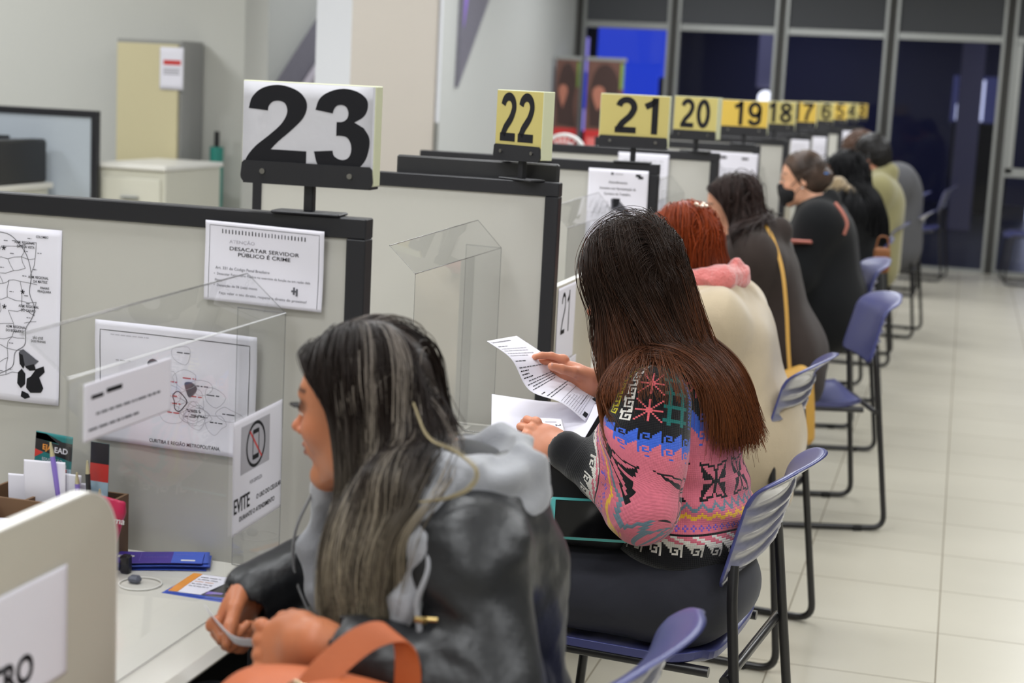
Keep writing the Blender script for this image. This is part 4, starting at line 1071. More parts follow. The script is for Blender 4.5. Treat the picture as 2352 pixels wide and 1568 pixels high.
    zc = mat('zip_metal', srgb(150, 150, 152), .35, .9, bump=(900, 1, .002))
    for q_ in ([(-.560, 1.768, .955), (-.576, 1.762, .90), (-.595, 1.763, .85), (-.605, 1.765, .78)], [(-.815, 2.035, .965), (-.838, 2.022, .90), (-.836, 2.02, .84), (-.812, 2.015, .79)]):
        MB().tube(catmull(q_, 6), .0022, 6).build('zip', zc, t)
    MB().tube(catmull([(-.575, 1.79, .985), (-.562, 1.765, .955), (-.572, 1.757, .915), (-.566, 1.753, .875), (-.578, 1.752, .845), (-.580, 1.754, .815)], 6), .0036, 8).build('drawstring', m_hood, t)
    tr = folds(shape(leg_ops(J, .01)), .004, 30, 5); lo, hi = bbox([J[k] for k in ('pel', 'knL', 'knR', 'anL', 'anR', 'hipL', 'hipR')], .13); hi[2] = .64
    sd_mesh('trousers', tr, lo, hi, .012, m_den, t); shoes(J, t, m_blk)
    # hair
    DK, LT, ASH = c3(36, 27, 23), c3(188, 176, 166), c3(158, 146, 122)
    hair_cap('hair_cap', c, R, s, c3(40, 31, 27), t, .003, extra=[('e', L(-.062, 0, -.055), np.array([.056, .066, .078])*s, .03, R)], h=.004, zl=[-.15, -.15, -.12, .018, .068, .10])
    coll = shape([('e', L(-.012, 0, .045), np.array([.094, .074, .086])*s, 0, R), ('e', L(.036, 0, -.012), np.array([.052, .060, .088])*s, .03, R), ('e', L(.098, 0, -.01), np.array([.052, .094, .13])*s, .02, R),
                  ('c', L(-.02, 0, -.05), J['nk'], .050, .056, .03), ('e', (-.605, 1.98, .86), (.150, .19, .20), .03), ('c', J['shL'], J['shR'], .07, .07, .04), ('e', (-.59, 1.965, 1.015), (.07, .125, .030), .02),
                  ('c', (-.625, 1.865, 1.015), (-.57, 1.88, 1.015), .026, .028, .02), ('c', J['shL'], J['elL'], .070, .065, .03), ('e', L(-.075, 0, -.05), np.array([.060, .062, .085])*s, .03, R)])
    def tg(l, sg, r):
        n = len(l); u = np.clip((l[:, 0]+.10)/.18, 0, 1); E = np.empty((n, 3)); near = sg < 0
        # left side of her head is world -y, i.e. local +y
        near = l[:, 1] > .004
        E[:, 0] = np.where(near, -.585-.12*u, -.64-.06*u)+r.normal(size=n)*.010; E[:, 1] = np.where(near, 1.800+.03*u, 2.12)+r.normal(size=n)*.012; E[:, 2] = .76; return E
    P, own, r = grow(10000, c, R, s, coll, 52, .0090, 3, .004, (-.75, .9, .05), .84, layer=(.004, .024), noise=.08, clump=(240, .55), wave=.008, back=.3, endz=(.90, .03), target=tg, fclamp=([-.35, -.1, -.02, .03, .07, .10, .135, .16], [.0, .0, .002, .014, .044, .068, .050, .03]))
    P, own = tidy(P, c, R, s, .034, own)
    kp = ~(P[..., 0]+.45*np.maximum(P[..., 1]-1.93, 0) > -.558).any(1); P = P[kp]; own = own[kp]
    n, T_, _ = P.shape; t_ = np.linspace(0, 1, T_)[None, :]
    st = (r.random(240) < .50)*r.uniform(.6, 1, 240); w_ = st[own]*(r.random(n) < .8); w_ = w_[:, None]*np.clip(.35+t_*1.5, 0, 1)*.80+.55*np.clip(t_-.40, 0, 1)/.60*(.4+.6*r.random(n))[:, None]
    w_ = np.clip(w_*(.8+.4*r.random((n, 1))), 0, .95)[..., None]; tip = (LT*(1-t_[..., None])+ASH*t_[..., None])
    cols = DK*(1-w_)+tip*w_
    strands_mesh('hair', P, .00062*(1-.55*t_**3), cols, t)
    # stray loop of hair across the hood
    base = catmull([(-.626, 1.875, 1.127), (-.596, 1.85, 1.091), (-.556, 1.84, 1.079), (-.526, 1.825, 1.063), (-.53, 1.815, 1.044), (-.553, 1.80, 1.032), (-.585, 1.79, 1.026)], 6)
    rr = np.random.default_rng(2); Q = base[None]+rr.normal(size=(16, 1, 3))*.0005+rr.normal(size=(16, 1, 3))*.0016*np.sin(np.linspace(0, 3, len(base)))[None, :, None]
    strands_mesh('stray_lock', Q, .0004, np.tile(c3(176, 162, 128), (16*len(base), 1)).reshape(16, len(base), 3)*rr.uniform(.6, 1.1, (16, 1, 1)), t)
    MB().tube(catmull([L(.085, .036, .002), L(.08, .041, .0)], 2), .0004, 4)
    at(t)
    return dict(c=c, R=R, J=J, tL=tL, tR=tR)
I1 = person1()

# ---------------------------------------------------------------- woman in the patterned sweater
def knit_image():
    W_, H_ = 280, 128
    pal = {'k': (22, 22, 25), 'p': (213, 112, 130), 'b': (62, 100, 205), 'w': (222, 218, 210), 't': (28, 104, 100), 'y': (216, 206, 40), 's': (226, 104, 112), 'o': (232, 180, 60), 'g': (104, 128, 142), 'v': (112, 92, 190)}
    A = np.full((H_, W_), 'k', dtype='<U1')
    A[23:76] = 'p'
    wave = ["#.........", "##........", "###..###..", "####.#..#.", "####.##.#.", "#####...#.", "#########.", "##########"][::-1]
    def band(r0, fg, bg, h_=8, flip=False):
        for i in range(h_):
            row = wave[i if not flip else h_-1-i]
            for x in range(W_): A[r0+i, x] = fg if row[x % 10] == '#' else bg
    A[0:10] = 'k'; band(10, 'k', 'w'); 
    for i in range(4):
        for x in range(W_): A[18+i, x] = 'w' if (x+i*2) % 10 < 6-i else 'p'
    for x in range(W_):
        if x % 4 == 0: 
            for a, b in ((24, 0), (25, 1), (25, -1), (26, 0)): A[a, (x+b) % W_] = 'v'
        z = abs((x % 8)-4)
        A[29+z//2, x] = 'o'; A[30+z//2, x] = 'o'; A[33+z % 5*3//4, x] = 'g'; A[34+z % 5*3//4, x] = 'g'
    # leaf figures
    yy, xx = np.mgrid[0:22, 0:28]
    def inpoly(P):
        c = np.zeros(yy.shape, bool); n = len(P)
        for i in range(n):
            x0, y0 = P[i]; x1, y1 = P[(i+1) % n]
            k = ((y0 > yy+.5) != (y1 > yy+.5)) & (xx+.5 < (x1-x0)*(yy+.5-y0)/((y1-y0) or 1e-9)+x0); c ^= k
        return c
    def line(M, a, b):
        for t in np.linspace(0, 1, 60):
            x, y = a[0]+(b[0]-a[0])*t, a[1]+(b[1]-a[1])*t
            if 0 <= int(y) < 22: M[int(y), int(x) % 28] = True
    M = np.zeros((22, 28), bool)
    for (cx, cy, dx, dy) in ((13, 10, 11, 9), (13, 10, -11, 9), (13, 10, 10, -9), (13, 10, -10, -9)):
        tip = (cx+dx, cy+dy); s1 = (cx+dx*.75, cy+dy*.15); s2 = (cx+dx*.12, cy+dy*.8)
        M |= inpoly([(cx, cy), s1, tip]); line(M, (cx, cy), s2); line(M, s2, tip)
    for x in range(W_):
        for i in range(22):
            if M[i, x % 28]: A[37+i, x] = 'k'
    band(66, 'p', 'b', 8); 
    for x in range(W_):
        if x % 10 in (5, 6): A[65, x] = 'b'; 
    band(74, 'b', 'k', 8)
    for x0 in range(0, W_, 56):
        for y in range(86, 124):
            for dx in (-1, 1):
                if y % 4 != 3: A[y, (x0+3+(dx if y % 4 != 1 else 0)) % W_] = 'b'
            for a in (9, 16): A[y, (x0+a) % W_] = 't'; A[y, (x0+a+1) % W_] = 't'
            if y % 8 < 2:
                for a in range(7, 20): A[y, (x0+a) % W_] = 't'
            for cy in (93, 109):
                dy = y-cy
                if abs(dy) < 7:
                    for a in (0, dy, -dy): A[y, (x0+26+a) % W_] = 's'
                if dy == 0:
                    for a in range(-6, 7): A[y, (x0+26+a) % W_] = 's'
            key = ["#####.", "#...#.", "#.#.#.", "###.#.", "....##", "######", "##...#", "#.....", ][(y-86) % 8]
            for a, chh in enumerate(key):
                if chh == '#': A[y, (x0+34+a) % W_] = 'w'; A[(y+3) % 128 if y < 120 else y, (x0+42+a) % W_] = 'y'
    img = bpy.data.images.new('knit_pattern', W_*3, H_*3)
    C = {k: np.array(v)/255 for k, v in pal.items()}; px = np.ones((H_, W_, 4), np.float32)
    for k, v in C.items(): px[A == k, :3] = v
    px = np.repeat(np.repeat(px, 3, 0), 3, 1); img.pixels.foreach_set(px.ravel()); img.update(); img.pack()
    return img
def knit_mat():
    m = bpy.data.materials.new('patterned_knit'); m.use_nodes = True; nt = m.node_tree; b = nt.nodes['Principled BSDF']
    im = nt.nodes.new('ShaderNodeTexImage'); im.image = knit_image(); im.interpolation = 'Closest'; im.extension = 'REPEAT'
    uv = nt.nodes.new('ShaderNodeUVMap'); uv.uv_map = 'UV'; nt.links.new(uv.outputs[0], im.inputs[0])
    tc = nt.nodes.new('ShaderNodeTexCoord'); n = nt.nodes.new('ShaderNodeTexNoise'); n.inputs['Scale'].default_value = 120; nt.links.new(tc.outputs['Object'], n.inputs[0])
    r = nt.nodes.new('ShaderNodeMapRange'); r.inputs['To Min'].default_value = .82; r.inputs['To Max'].default_value = 1.12; nt.links.new(n.outputs['Fac'], r.inputs['Value'])
    x = nt.nodes.new('ShaderNodeVectorMath'); x.operation = 'SCALE'; nt.links.new(im.outputs[0], x.inputs[0]); nt.links.new(r.outputs[0], x.inputs['Scale']); nt.links.new(x.outputs[0], b.inputs['Base Color'])
    b.inputs['Roughness'].default_value = .95; b.inputs['Sheen Weight'].default_value = .35; b.inputs['Specular IOR Level'].default_value = .1
    # stitch relief from the same grid
    s1 = nt.nodes.new('ShaderNodeVectorMath'); s1.operation = 'MULTIPLY'; s1.inputs[1].default_value = (280, 128, 1); nt.links.new(uv.outputs[0], s1.inputs[0])
    s2 = nt.nodes.new('ShaderNodeVectorMath'); s2.operation = 'FRACTION'; nt.links.new(s1.outputs[0], s2.inputs[0])
    s3 = nt.nodes.new('ShaderNodeVectorMath'); s3.operation = 'DISTANCE'; s3.inputs[1].default_value = (.5, .5, 0); nt.links.new(s2.outputs[0], s3.inputs[0])
    bp = nt.nodes.new('ShaderNodeBump'); bp.invert = True; bp.inputs['Strength'].default_value = .7; bp.inputs['Distance'].default_value = .0015
    nt.links.new(s3.outputs['Value'], bp.inputs['Height']); nt.links.new(bp.outputs[0], b.inputs['Normal'])
    return m
SK2 = c3(206, 142, 112)
P2 = tag(empty('person', (-.52, 3.17, 0)), 'seated woman with long straight dark brown hair and pink-blue patterned sweater', 'person', 'people seated along the row')
def person2():
    t = P2; c = np.array([-.612, 3.17, 1.143]); R = frame(.50, .0); s = .95; L = lambda *p: c+R@(np.array(p, float)*s)
    J = seated_joints((-.475, 3.17, .56), (-.505, 3.17, .87), (-.545, 3.17, 1.0), .165)
    J['shL'] = np.array([-.525, 3.0, .935]); J['shR'] = np.array([-.56, 3.33, .94]); J['elL'] = np.array([-.525, 2.945, .752]); J['wrL'] = np.array([-.682, 2.995, .828])
    J['elR'] = np.array([-.60, 3.42, .80]); J['wrR'] = np.array([-.700, 3.255, .915])
    for q, n_ in ((-1, 'L'), (1, 'R')): J['hip'+n_] = np.array([-.46, 3.17+q*.095, .548]); J['kn'+n_] = np.array([-.93, 3.17+q*.11, .535]); J['an'+n_] = np.array([-.93, 3.17+q*.11, .09])
    hd = head_ops(c, R, s); parts = []
    fh = shape(hd+[('c', L(-.02, 0, -.05), J['nk'], .050, .056, .03), ('c', J['nk'], J['ch'], .06, .09, .04)]); lo, hi = bbox([c, J['nk']], .14); v, f = nets(fh, lo, hi, .004); parts.append((v, f, head_col(c, R, s, SK2)(v)))
    v, f = nets(shape(upper_ops(J, -.014)+leg_ops(J, -.014)), *bbox(list(J.values()), .14), .012); parts.append((v, f, np.tile(SK2, (len(v), 1))))
    hL, tL, RL = hand_ops(J['wrL']+np.array([-.014, 0, .0]), (-.86, .08, .36), (.18, -.78, .60), -1, [(.55, .7, .35), (.7, .9, .5), (.85, 1.0, .6), (1.0, 1.1, .6)], (.95, .10, -.30, .10, -.1), .93, .02)
    hR, tR, RR = hand_ops(J['wrR']+np.array([-.0, -.0, .0]), (-.80, -.10, .35), (.25, .80, .50), 1, [(.25, .35, .3), (.35, .5, .3), (.5, .6, .4), (.6, .7, .4)], (.95, .35, -.55, .05, .0), .95, .04)
    for ho, w_, e_, tp in ((hL, J['wrL'], J['elL'], tL), (hR, J['wrR'], J['elR'], tR)):
        fo = shape(ho+[('c', e_, w_, .036, .025, .02)]); lo, hi = bbox([o_[1] for o_ in ho]+[o_[2] for o_ in ho if o_[0] == 'c']+[w_+(e_-w_)*.35], .03); v, f = nets(fo, lo, hi, .0016)
        parts.append((v, f, np.tile(SK2*np.array([1.03, .98, .97]), (len(v), 1))*(1+.05*fbm(v, 60, 2, 2))[:, None]))
    v, f, col = join_meshes(parts); bo = mesh_np('body', v, f, m_skin, t, True, col); eyes(c, R, s, t)
    Fd = R_f = (tL[4]-J['wrL']); nails([tL[4]], [tL[4]-J['wrL']-np.array([0, .02, 0])], [(.1, -.7, .7)], t, .9); nails([tR[4]], [tR[4]-J['wrR']-np.array([.0, -.02, .0])], [(.3, -.6, .75)], t, .9)
    # sweater
    mk = knit_mat()
    tor = [('e', (-.500, 3.17, .86), (.128, .185, .16), 0), ('e', (-.475, 3.17, .69), (.140, .185, .12), .08), ('c', J['shL'], J['shR'], .062, .062, .06), ('e', (-.475, 3.17, .640), (.130, .175, .055), .03), ('c', J['ch'], J['nk'], .09, .06, .04), ('-e', J['nk']+np.array([-.01, 0, .05]), (.06, .06, .05), .01), ('-b', (-.475, 3.17, .40), (.4, .4, .21), .0, .01)]
    def warp(P):
        w_ = .0045*np.sin(P[:, 2]*95+1.3*np.sin(P[:, 1]*14+1)+P[:, 0]*20)*np.clip((.86-P[:, 2])/.12, 0, 1)+.003*fbm(P, 26, 3, 2); return w_
    tf = shape(tor)
    ax0 = np.array([-.49, 3.17])
    def uv_t(v, f):
        a = np.arctan2(v[:, 1]-ax0[1], v[:, 0]-ax0[0])/(2*math.pi)+.5; row = (v[:, 2]-.603)/.0040
        return loopuv(a, row/128, f)
    def loopuv(u, w_, f):
        U = u[f]; U = np.where((U.max(1)-U.min(1) > .5)[:, None] & (U < .5), U+1, U); return np.stack([U, w_[f]], -1).reshape(-1, 2)
    sw = sd_mesh('sweater', lambda P: tf(P)+warp(P), (-.68, 2.93, .56), (-.28, 3.42, 1.07), .0055, mk, t, uvf=uv_t)
    def sleeve(nm, sh, el, wr, extra):
        sh, el, wr = (np.array(q, float) for q in (sh, el, wr)); ops = [('c', sh, el, .072, .066, 0), ('c', el, wr, .062, .040, .035)]+extra
        fn = shape(ops+[('-c', wr, wr+(wr-el)*.6, .027, .03, .004)])
        L1 = np.linalg.norm(el-sh); L2 = np.linalg.norm(wr-el)
        def uvf(v, f):
            h1 = ((v-sh)@(el-sh))/L1**2; h2 = ((v-el)@(wr-el))/L2**2
            d1 = np.linalg.norm(v-(sh+np.clip(h1, 0, 1)[:, None]*(el-sh)), axis=1); d2 = np.linalg.norm(v-(el+np.clip(h2, 0, 1)[:, None]*(wr-el)), axis=1)
            w_ = 1/(1+np.exp((d2-d1)/.012)); l = (1-w_)*np.clip(h1, -.5, 1.3)*L1+w_*(L1+np.clip(h2, -.1, 1.2)*L2)
            def ang(a, b, v):
                T_ = (b-a)/np.linalg.norm(b-a); X = np.cross(T_, [0, 1, 0]); X /= np.linalg.norm(X); Y = np.cross(T_, X); q = v-a; return np.arctan2(q@Y, q@X)/(2*math.pi)
            a1 = ang(sh, el, v); a2 = ang(el, wr, v); da = (a2-a1+.5) % 1-.5; a = (a1+da*w_) % 1.
            row = 85-(l-.045)/.0032; row = np.where(l > .245, np.clip(22.5-(l-.26)/.0040, 1, 24), row)
            U = a[f]; U = np.where((U.max(1)-U.min(1) > .5)[:, None] & (U < .5), U+1, U)
            return np.stack([U*.4, np.clip(row, 0, 127)[f]/128], -1).reshape(-1, 2)
        lo, hi = bbox([sh, el, wr], .10)
        def g(P):
            d = fn(P); k = np.abs(d) < .05
            if k.any():
                Q = P[k]; r_ = np.linalg.norm(Q-el.astype(np.float32)-np.array([-.03, 0, .03], np.float32), axis=1); d[k] += .0035*np.sin(r_*140+2*np.sin(Q[:, 2]*40))*np.exp(-r_/.07)+.003*fbm(Q, 30, 8, 2)
            return d
        return sd_mesh('sleeve', g, lo, hi, .005, mk, sw, uvf=uvf)
    sleeve('l', J['shL'], J['elL'], J['wrL'], [('e', (-.545, 2.965, .85), (.088, .070, .085), .04)])
    sleeve('r', J['shR'], J['elR'], J['wrR']+np.array([.02, 0, -.01]), [])
    # trousers
    J2 = dict(J); 
    for q, n_ in ((-1, 'L'), (1, 'R')): J2['hip'+n_] = np.array([-.46, 3.17+q*.095, .548]); J2['kn'+n_] = np.array([-.93, 3.17+q*.11, .535]); J2['an'+n_] = np.array([-.93, 3.17+q*.11, .09])
    lg = [('e', (-.465, 3.17, .555), (.150, .20, .105), 0)]
    for n_ in 'LR': lg += [('c', J2['hip'+n_], J2['kn'+n_], .096, .070, .05), ('c', J2['kn'+n_], J2['an'+n_], .066, .055, .03)]
    lf = shape(lg)
    def lfold(P):
        d = lf(P); q = P-np.array([-.50, 3.0, .64], np.float32); r_ = np.linalg.norm(q, axis=1)
        a_ = np.arctan2(q[:, 2], q[:, 0]); return d+.0022*np.sin(a_*26)*np.exp(-r_/.09)
    sd_mesh('trousers', lfold, (-1.03, 2.93, .05), (-.28, 3.42, .70), .008, mat('navy_cotton', srgb(30, 31, 42), .85, bump=(700, .2, .0008), sheen=.15), t)
    shoes(J2, t, m_blk)
    # hair
    hair_cap('hair_cap', c, R, s, c3(34, 22, 17), t, .002, h=.004)
    coll = shape([('e', L(-.012, 0, .045), np.array([.094, .074, .086])*s, 0, R), ('e', L(.036, 0, -.012), np.array([.058, .064, .092])*s, .03, R), ('c', L(-.02, 0, -.05), J['nk'], .060, .066, .04)]+tor[:5]+[('c', J['shL'], J['elL'], .076, .068, .03), ('c', J['shR'], J['elR'], .07, .06, .03)])
    def tg(l, sg, r):
        n = len(l); E = np.empty((n, 3)); nr = l[:, 1] > 0; fr_ = l[:, 0] > .045; md = (l[:, 0] > .008) & ~fr_; u = np.clip((l[:, 0]+.10)/.11, 0, 1); um = np.clip((l[:, 0]-.008)/.037, 0, 1)
        E[:, 0] = np.where(fr_, -.662+.02*r.normal(size=n), -.335-.085*u+.012*r.normal(size=n)); E[:, 1] = np.where(fr_, np.where(nr, 3.045, 3.30), np.where(nr, 3.13-.10*u, 3.22+.08*u))+r.normal(size=n)*.012
        E[:, 2] = .84; E[md, 0] = -.50-.155*um[md]+.012*r.normal(size=md.sum()); E[md, 1] = np.where(nr, 2.99, 3.34)[md]; E[md, 2] = .86+.04*um[md]; return E
    def hemf(p0, hem, r):
        q = ((p0-c)@R)/s; x = q[:, 0]; m_ = (x > .008) & (x <= .045) & (q[:, 1] > -.01); h2 = hem.copy(); h2[m_] = .975-.07*np.clip((x[m_]-.008)/.037, 0, 1)+r.normal(size=m_.sum())*.012; return h2
    P, own, r = grow(15000, c, R, s, coll, 42, .0117, 5, .0, (-.45, 1., .02), .86, layer=(.004, .026), noise=.02, clump=(420, .20), wave=.0010, fclamp=([-.3, 0, .05, .1, .14], [.118, .112, .104, .085, .055]), endz=(.885, .020, hemf), target=tg)
    P = tidy(P, c, R, s); n, T_, _ = P.shape; t_ = np.linspace(0, 1, T_)[None, :, None]
    k = np.clip((t_-.38)*1.6, 0, 1)*(.30+.70*r.random((n, 1, 1))); cols = c3(42, 27, 19)*(1-k)+c3(128, 70, 36)*k
    strands_mesh('hair', P, .00050*(1-.4*t_[..., 0]**4), cols, t)
    at(t)
    return dict(c=c, R=R, J=J, tL=tL, tR=tR)
I2 = person2()
# ---------------------------------------------------------------- the others along the row
def person_n(label, c, s, pitch, yaw, pel, ch, nk, skin, cloth, leg, g=.03, hair=None, det=.010, sh=.165, wid=1., arms=None, amp=.004, trs=None, coat=None):
    t = tag(empty('person', (pel[0], pel[1], 0)), label, 'person', 'people seated along the row')
    c = np.array(c, float); R = frame(pitch, yaw); J = seated_joints(pel, ch, nk, sh)
    if arms: J.update({k: np.array(v, float) for k, v in arms.items()})
    L = lambda *p: c+R@(np.array(p, float)*s); parts = []
    fh = shape(head_ops(c, R, s)+[('c', L(-.02, 0, -.05), J['nk'], .050, .056, .03), ('c', J['nk'], J['ch'], .06, .08, .04)]); v, f = nets(fh, *bbox([c, J['nk']], .14), det*.4); parts.append((v, f, head_col(c, R, s, skin)(v)))
    v, f = nets(shape(upper_ops(J, -.012)+leg_ops(J, -.012)), *bbox(list(J.values()), .14), .014); parts.append((v, f, np.tile(skin, (len(v), 1))))
    for n_, q in (('L', -1), ('R', 1)):
        d = J['wr'+n_]-J['el'+n_]; d /= np.linalg.norm(d)
        ho, tp, _ = hand_ops(J['wr'+n_]+d*.01, d+np.array([0, -q*.2, .05]), (.1, q*.35, .9), q, [(.4, .5, .3), (.45, .55, .35), (.5, .6, .4), (.6, .6, .4)], s=.95)
        v, f = nets(shape(ho), *bbox([o_[1] for o_ in ho]+[o_[2] for o_ in ho if o_[0] == 'c'], .03), det*.3); parts.append((v, f, np.tile(skin, (len(v), 1))))
    v, f, col = join_meshes(parts); mesh_np('body', v, f, m_skin, t, True, col); eyes(c, R, s, t)
    ops = upper_ops(J, g, .06, wid=wid)+(coat or []); fn = folds(shape(ops+[('-e', J['nk']+np.array([-.02, 0, .06]), (.065, .065, .05), .01)]), amp, 16, int(pel[1]*10), (1, 1, .6))
    lo, hi = bbox([J[k] for k in J if k[:2] in ('pe', 'ch', 'nk', 'sh', 'el', 'wr')]+[o[1] for o in (coat or [])]+[o[2] for o in (coat or []) if o[0] == 'c'], .17)
    co = sd_mesh(cloth[0], fn, lo, hi, det*.8, cloth[1], t)
    lo, hi = bbox([J[k] for k in J if k[:2] in ('pe', 'hi', 'kn', 'an')], .13)
    sd_mesh('trousers', shape(leg_ops(J, .008)), lo, hi, .014, leg, t); shoes(J, t, m_blk)
    return t, c, R, L, J, co
m_dkc = mat('dark_cloth', srgb(28, 28, 32), .9)
# red-haired woman, beige coat, pink scarf
m_beige = mat('beige_wool', srgb(184, 168, 142), .95, spec=.1, noise=(40, .06), bump=(300, .4, .002), sheen=.4)
t, c, R, L, J, co = person_n('seated woman with bright red hair, pink fluffy scarf and beige coat', (-.720, 4.45, 1.10), .92, .42, 0, (-.535, 4.45, .56), (-.60, 4.45, .83), (-.645, 4.45, .975), c3(214, 160, 135), ('coat', m_beige), m_dkc, .032, amp=.007,
    coat=[('c', (-.67, 4.32, .985), (-.575, 4.38, .975), .03, .036, .02), ('c', (-.575, 4.38, .975), (-.56, 4.50, .975), .036, .036, .02), ('c', (-.56, 4.50, .975), (-.63, 4.58, .985), .036, .03, .02), ('e', (-.53, 4.45, .60), (.175, .22, .17), .06), ('c', (-.50, 4.45, .52), (-.43, 4.52, .42), .12, .05, .05)])
MB().tube(catmull([(-.60, 4.285, .985), (-.555, 4.27, .93), (-.545, 4.265, .84), (-.56, 4.27, .76)], 8), .011, 8).build('shoulder_strap', mat('slate_strap', srgb(56, 62, 66), .6), t)
m_pink = mat('pink_fluff', srgb(218, 122, 118), 1, spec=.05, sheen=.8, bump=(160, 1, .006))
sc = shape([('c', (-.70, 4.36, 1.02), (-.60, 4.36, 1.03), .030, .036, 0), ('c', (-.60, 4.36, 1.03), (-.575, 4.46, 1.028), .036, .038, .02), ('c', (-.575, 4.46, 1.028), (-.62, 4.54, 1.03), .038, .034, .02), ('c', (-.62, 4.54, 1.03), (-.72, 4.54, 1.01), .034, .03, .02), ('e', (-.575, 4.44, 1.065), (.018, .02, .02), .012)])
sd_mesh('scarf', lambda P: sc(P)-.004*fbm(P, 130, 3, 3), (-.79, 4.28, .94), (-.50, 4.62, 1.12), .005, m_pink, t)
hair_cap('hair_cap', c, R, s := .92, c3(120, 34, 14), t, .003, h=.005)
coll = shape([('e', L(-.012, 0, .045), np.array([.094, .074, .086])*s, 0, R), ('e', L(.036, 0, -.012), np.array([.058, .064, .092])*s, .03, R), ('c', L(-.02, 0, -.05), J['nk'], .056, .06, .03)])
Ph, own, r = grow(2600, c, R, s, coll, 30, .008, 9, .0, (-.5, .9, .0), .86, layer=(.004, .026), noise=.08, clump=(120, .5), wave=.003, endz=(1.035, .015))
n, T_, _ = Ph.shape; kk = (np.clip(np.linspace(0, 1, T_)[None, :, None]*.9, 0, 1)+r.normal(size=(n, 1, 1))*.2).clip(0, 1)
strands_mesh('hair', Ph, .0010, c3(156, 64, 24)*(1-kk)+c3(86, 36, 17)*kk, t)
cl = MB()
for a in range(5): cl.add(*(lambda b: (b.v, b.f))(MB().rbox(-.672+.014*math.cos(a*1.256), 4.385+.012*math.sin(a*1.256), 1.222+.004*(a % 2), .012, .012, .010, .004)))
cl.build('hair_clip', mat('pearl_clip', srgb(226, 206, 190), .2, .3), t); at(t)
# woman in brown coat with mustard bag
m_brc = mat('brown_coat', srgb(54, 46, 43), .95, spec=.1, noise=(30, .12), bump=(200, .3, .002), sheen=.12)
t, c, R, L, J, co = person_n('seated woman with straight dark hair in a dark brown coat, mustard bag strap', (-.79, 5.9, 1.115), .93, .30, .10, (-.60, 5.9, .56), (-.685, 5.9, .86), (-.74, 5.9, .995), c3(206, 150, 122), ('coat', m_brc), m_dkc, .042, det=.011,
    coat=[('e', (-.60, 5.9, .60), (.19, .25, .18), .06), ('c', (-.56, 5.86, .52), (-.49, 5.84, .49), .14, .07, .05), ('c', (-.68, 5.78, 1.02), (-.62, 5.90, 1.045), .036, .042, .03), ('c', (-.62, 5.9, 1.045), (-.68, 6.02, 1.02), .042, .036, .03), ('c', (-.68, 5.78, 1.02), (-.76, 5.76, .97), .034, .025, .03)])
bt = MB().tube([(-.586, 5.635, .655), (-.586, 5.625, .655)], .012, 14).build('button', mat('horn_button', srgb(90, 92, 92), .2, .3), t)
hair_cap('hair_cap', c, R, s := .93, c3(34, 25, 23), t, .003, h=.006)
coll = shape([('e', L(-.012, 0, .045), np.array([.094, .074, .086])*s, 0, R), ('e', L(.036, 0, -.012), np.array([.054, .062, .090])*s, .03, R), ('e', L(.095, 0, -.01), np.array([.045, .085, .12])*s, .02, R), ('c', L(-.02, 0, -.05), J['nk'], .07, .08, .03), ('c', J['shL'], J['shR'], .105, .105, .04), ('c', (-.62, 5.8, 1.03), (-.62, 6.0, 1.03), .05, .05, .03)])
Ph, own, r = grow(2200, c, R, s, coll, 36, .009, 12, .0, (-.4, 1., .0), .88, layer=(.004, .034), noise=.05, clump=(160, .3), endz=(.96, .03), fclamp=([-.35, -.1, -.02, .03, .07, .10, .135], [.02, .02, .022, .032, .055, .075, .055]))
Ph = tidy(Ph[~(Ph[..., 0] > -.615).any(1)], c, R, s, .045); n, T_, _ = Ph.shape; strands_mesh('hair', Ph, .0014, np.tile(c3(46, 33, 30), (n, T_, 1))*r.uniform(.7, 1.5, (n, 1, 1)), t); at(t)
# masked woman in black
m_bkc = mat('black_coat', srgb(25, 26, 28), .92, spec=.12, sheen=.08)
t, c, R, L, J, co = person_n('seated woman in a black face mask and black coat, hair in a low bun', (-.680, 7.3, 1.165), .94, .16, .06, (-.52, 7.3, .57), (-.575, 7.3, .90), (-.61, 7.3, 1.045), c3(214, 160, 130), ('coat', m_bkc), m_dkc, .040, det=.011,
    coat=[('e', (-.53, 7.3, .64), (.17, .23, .16), .06), ('c', (-.62, 7.2, 1.04), (-.555, 7.3, 1.085), .04, .045, .03), ('c', (-.555, 7.3, 1.085), (-.62, 7.4, 1.04), .045, .04, .03)])
mk = shape([('e', L(.050, 0, -.052), np.array([.058, .062, .056])*s, 0, R), ('c', L(.105, 0, -.018), L(.085, 0, -.098), .010, .014, .03)])
hd = shape(head_ops(c, R, s)[:6])
def mfn(P):
    q = ((P-c.astype(np.float32))@R.astype(np.float32))/.94
    return np.maximum(np.maximum(mk(P), -(q[:, 0]-.028-.3*np.abs(q[:, 2]+.05))*.9), (q[:, 2]+.002-.10*(q[:, 0]-.08))*.9)
s = .94; sd_mesh('face_mask', mfn, *bbox([L(.05, 0, -.05)], .11), .004, mat('black_mask', srgb(20, 20, 23), .9), t)
MB().tube([L(.05, .062, -.02), L(.02, .078, .005), L(-.015, .084, .015)], .0016, 6).tube([L(.05, .062, -.08), L(.02, .076, -.04), L(-.015, .084, -.02)], .0016, 6).build('ear_loop', m_blk, t)
MB().tube([L(-.003, .085, -.03), L(-.003, .0855, -.036)], .005, 10).build('earring', mat('pearl', srgb(236, 226, 214), .2), t)
hair_cap('hair', c, R, s, lambda v: c3(66, 52, 44)*(1+.5*fbm(v*np.array([1, 1, 1.]), 60, 3, 2))[:, None], t, .010, extra=[('e', L(-.105, 0, .0), np.array([.042, .045, .045])*s, .02, R)], h=.0045, nz=.0012)
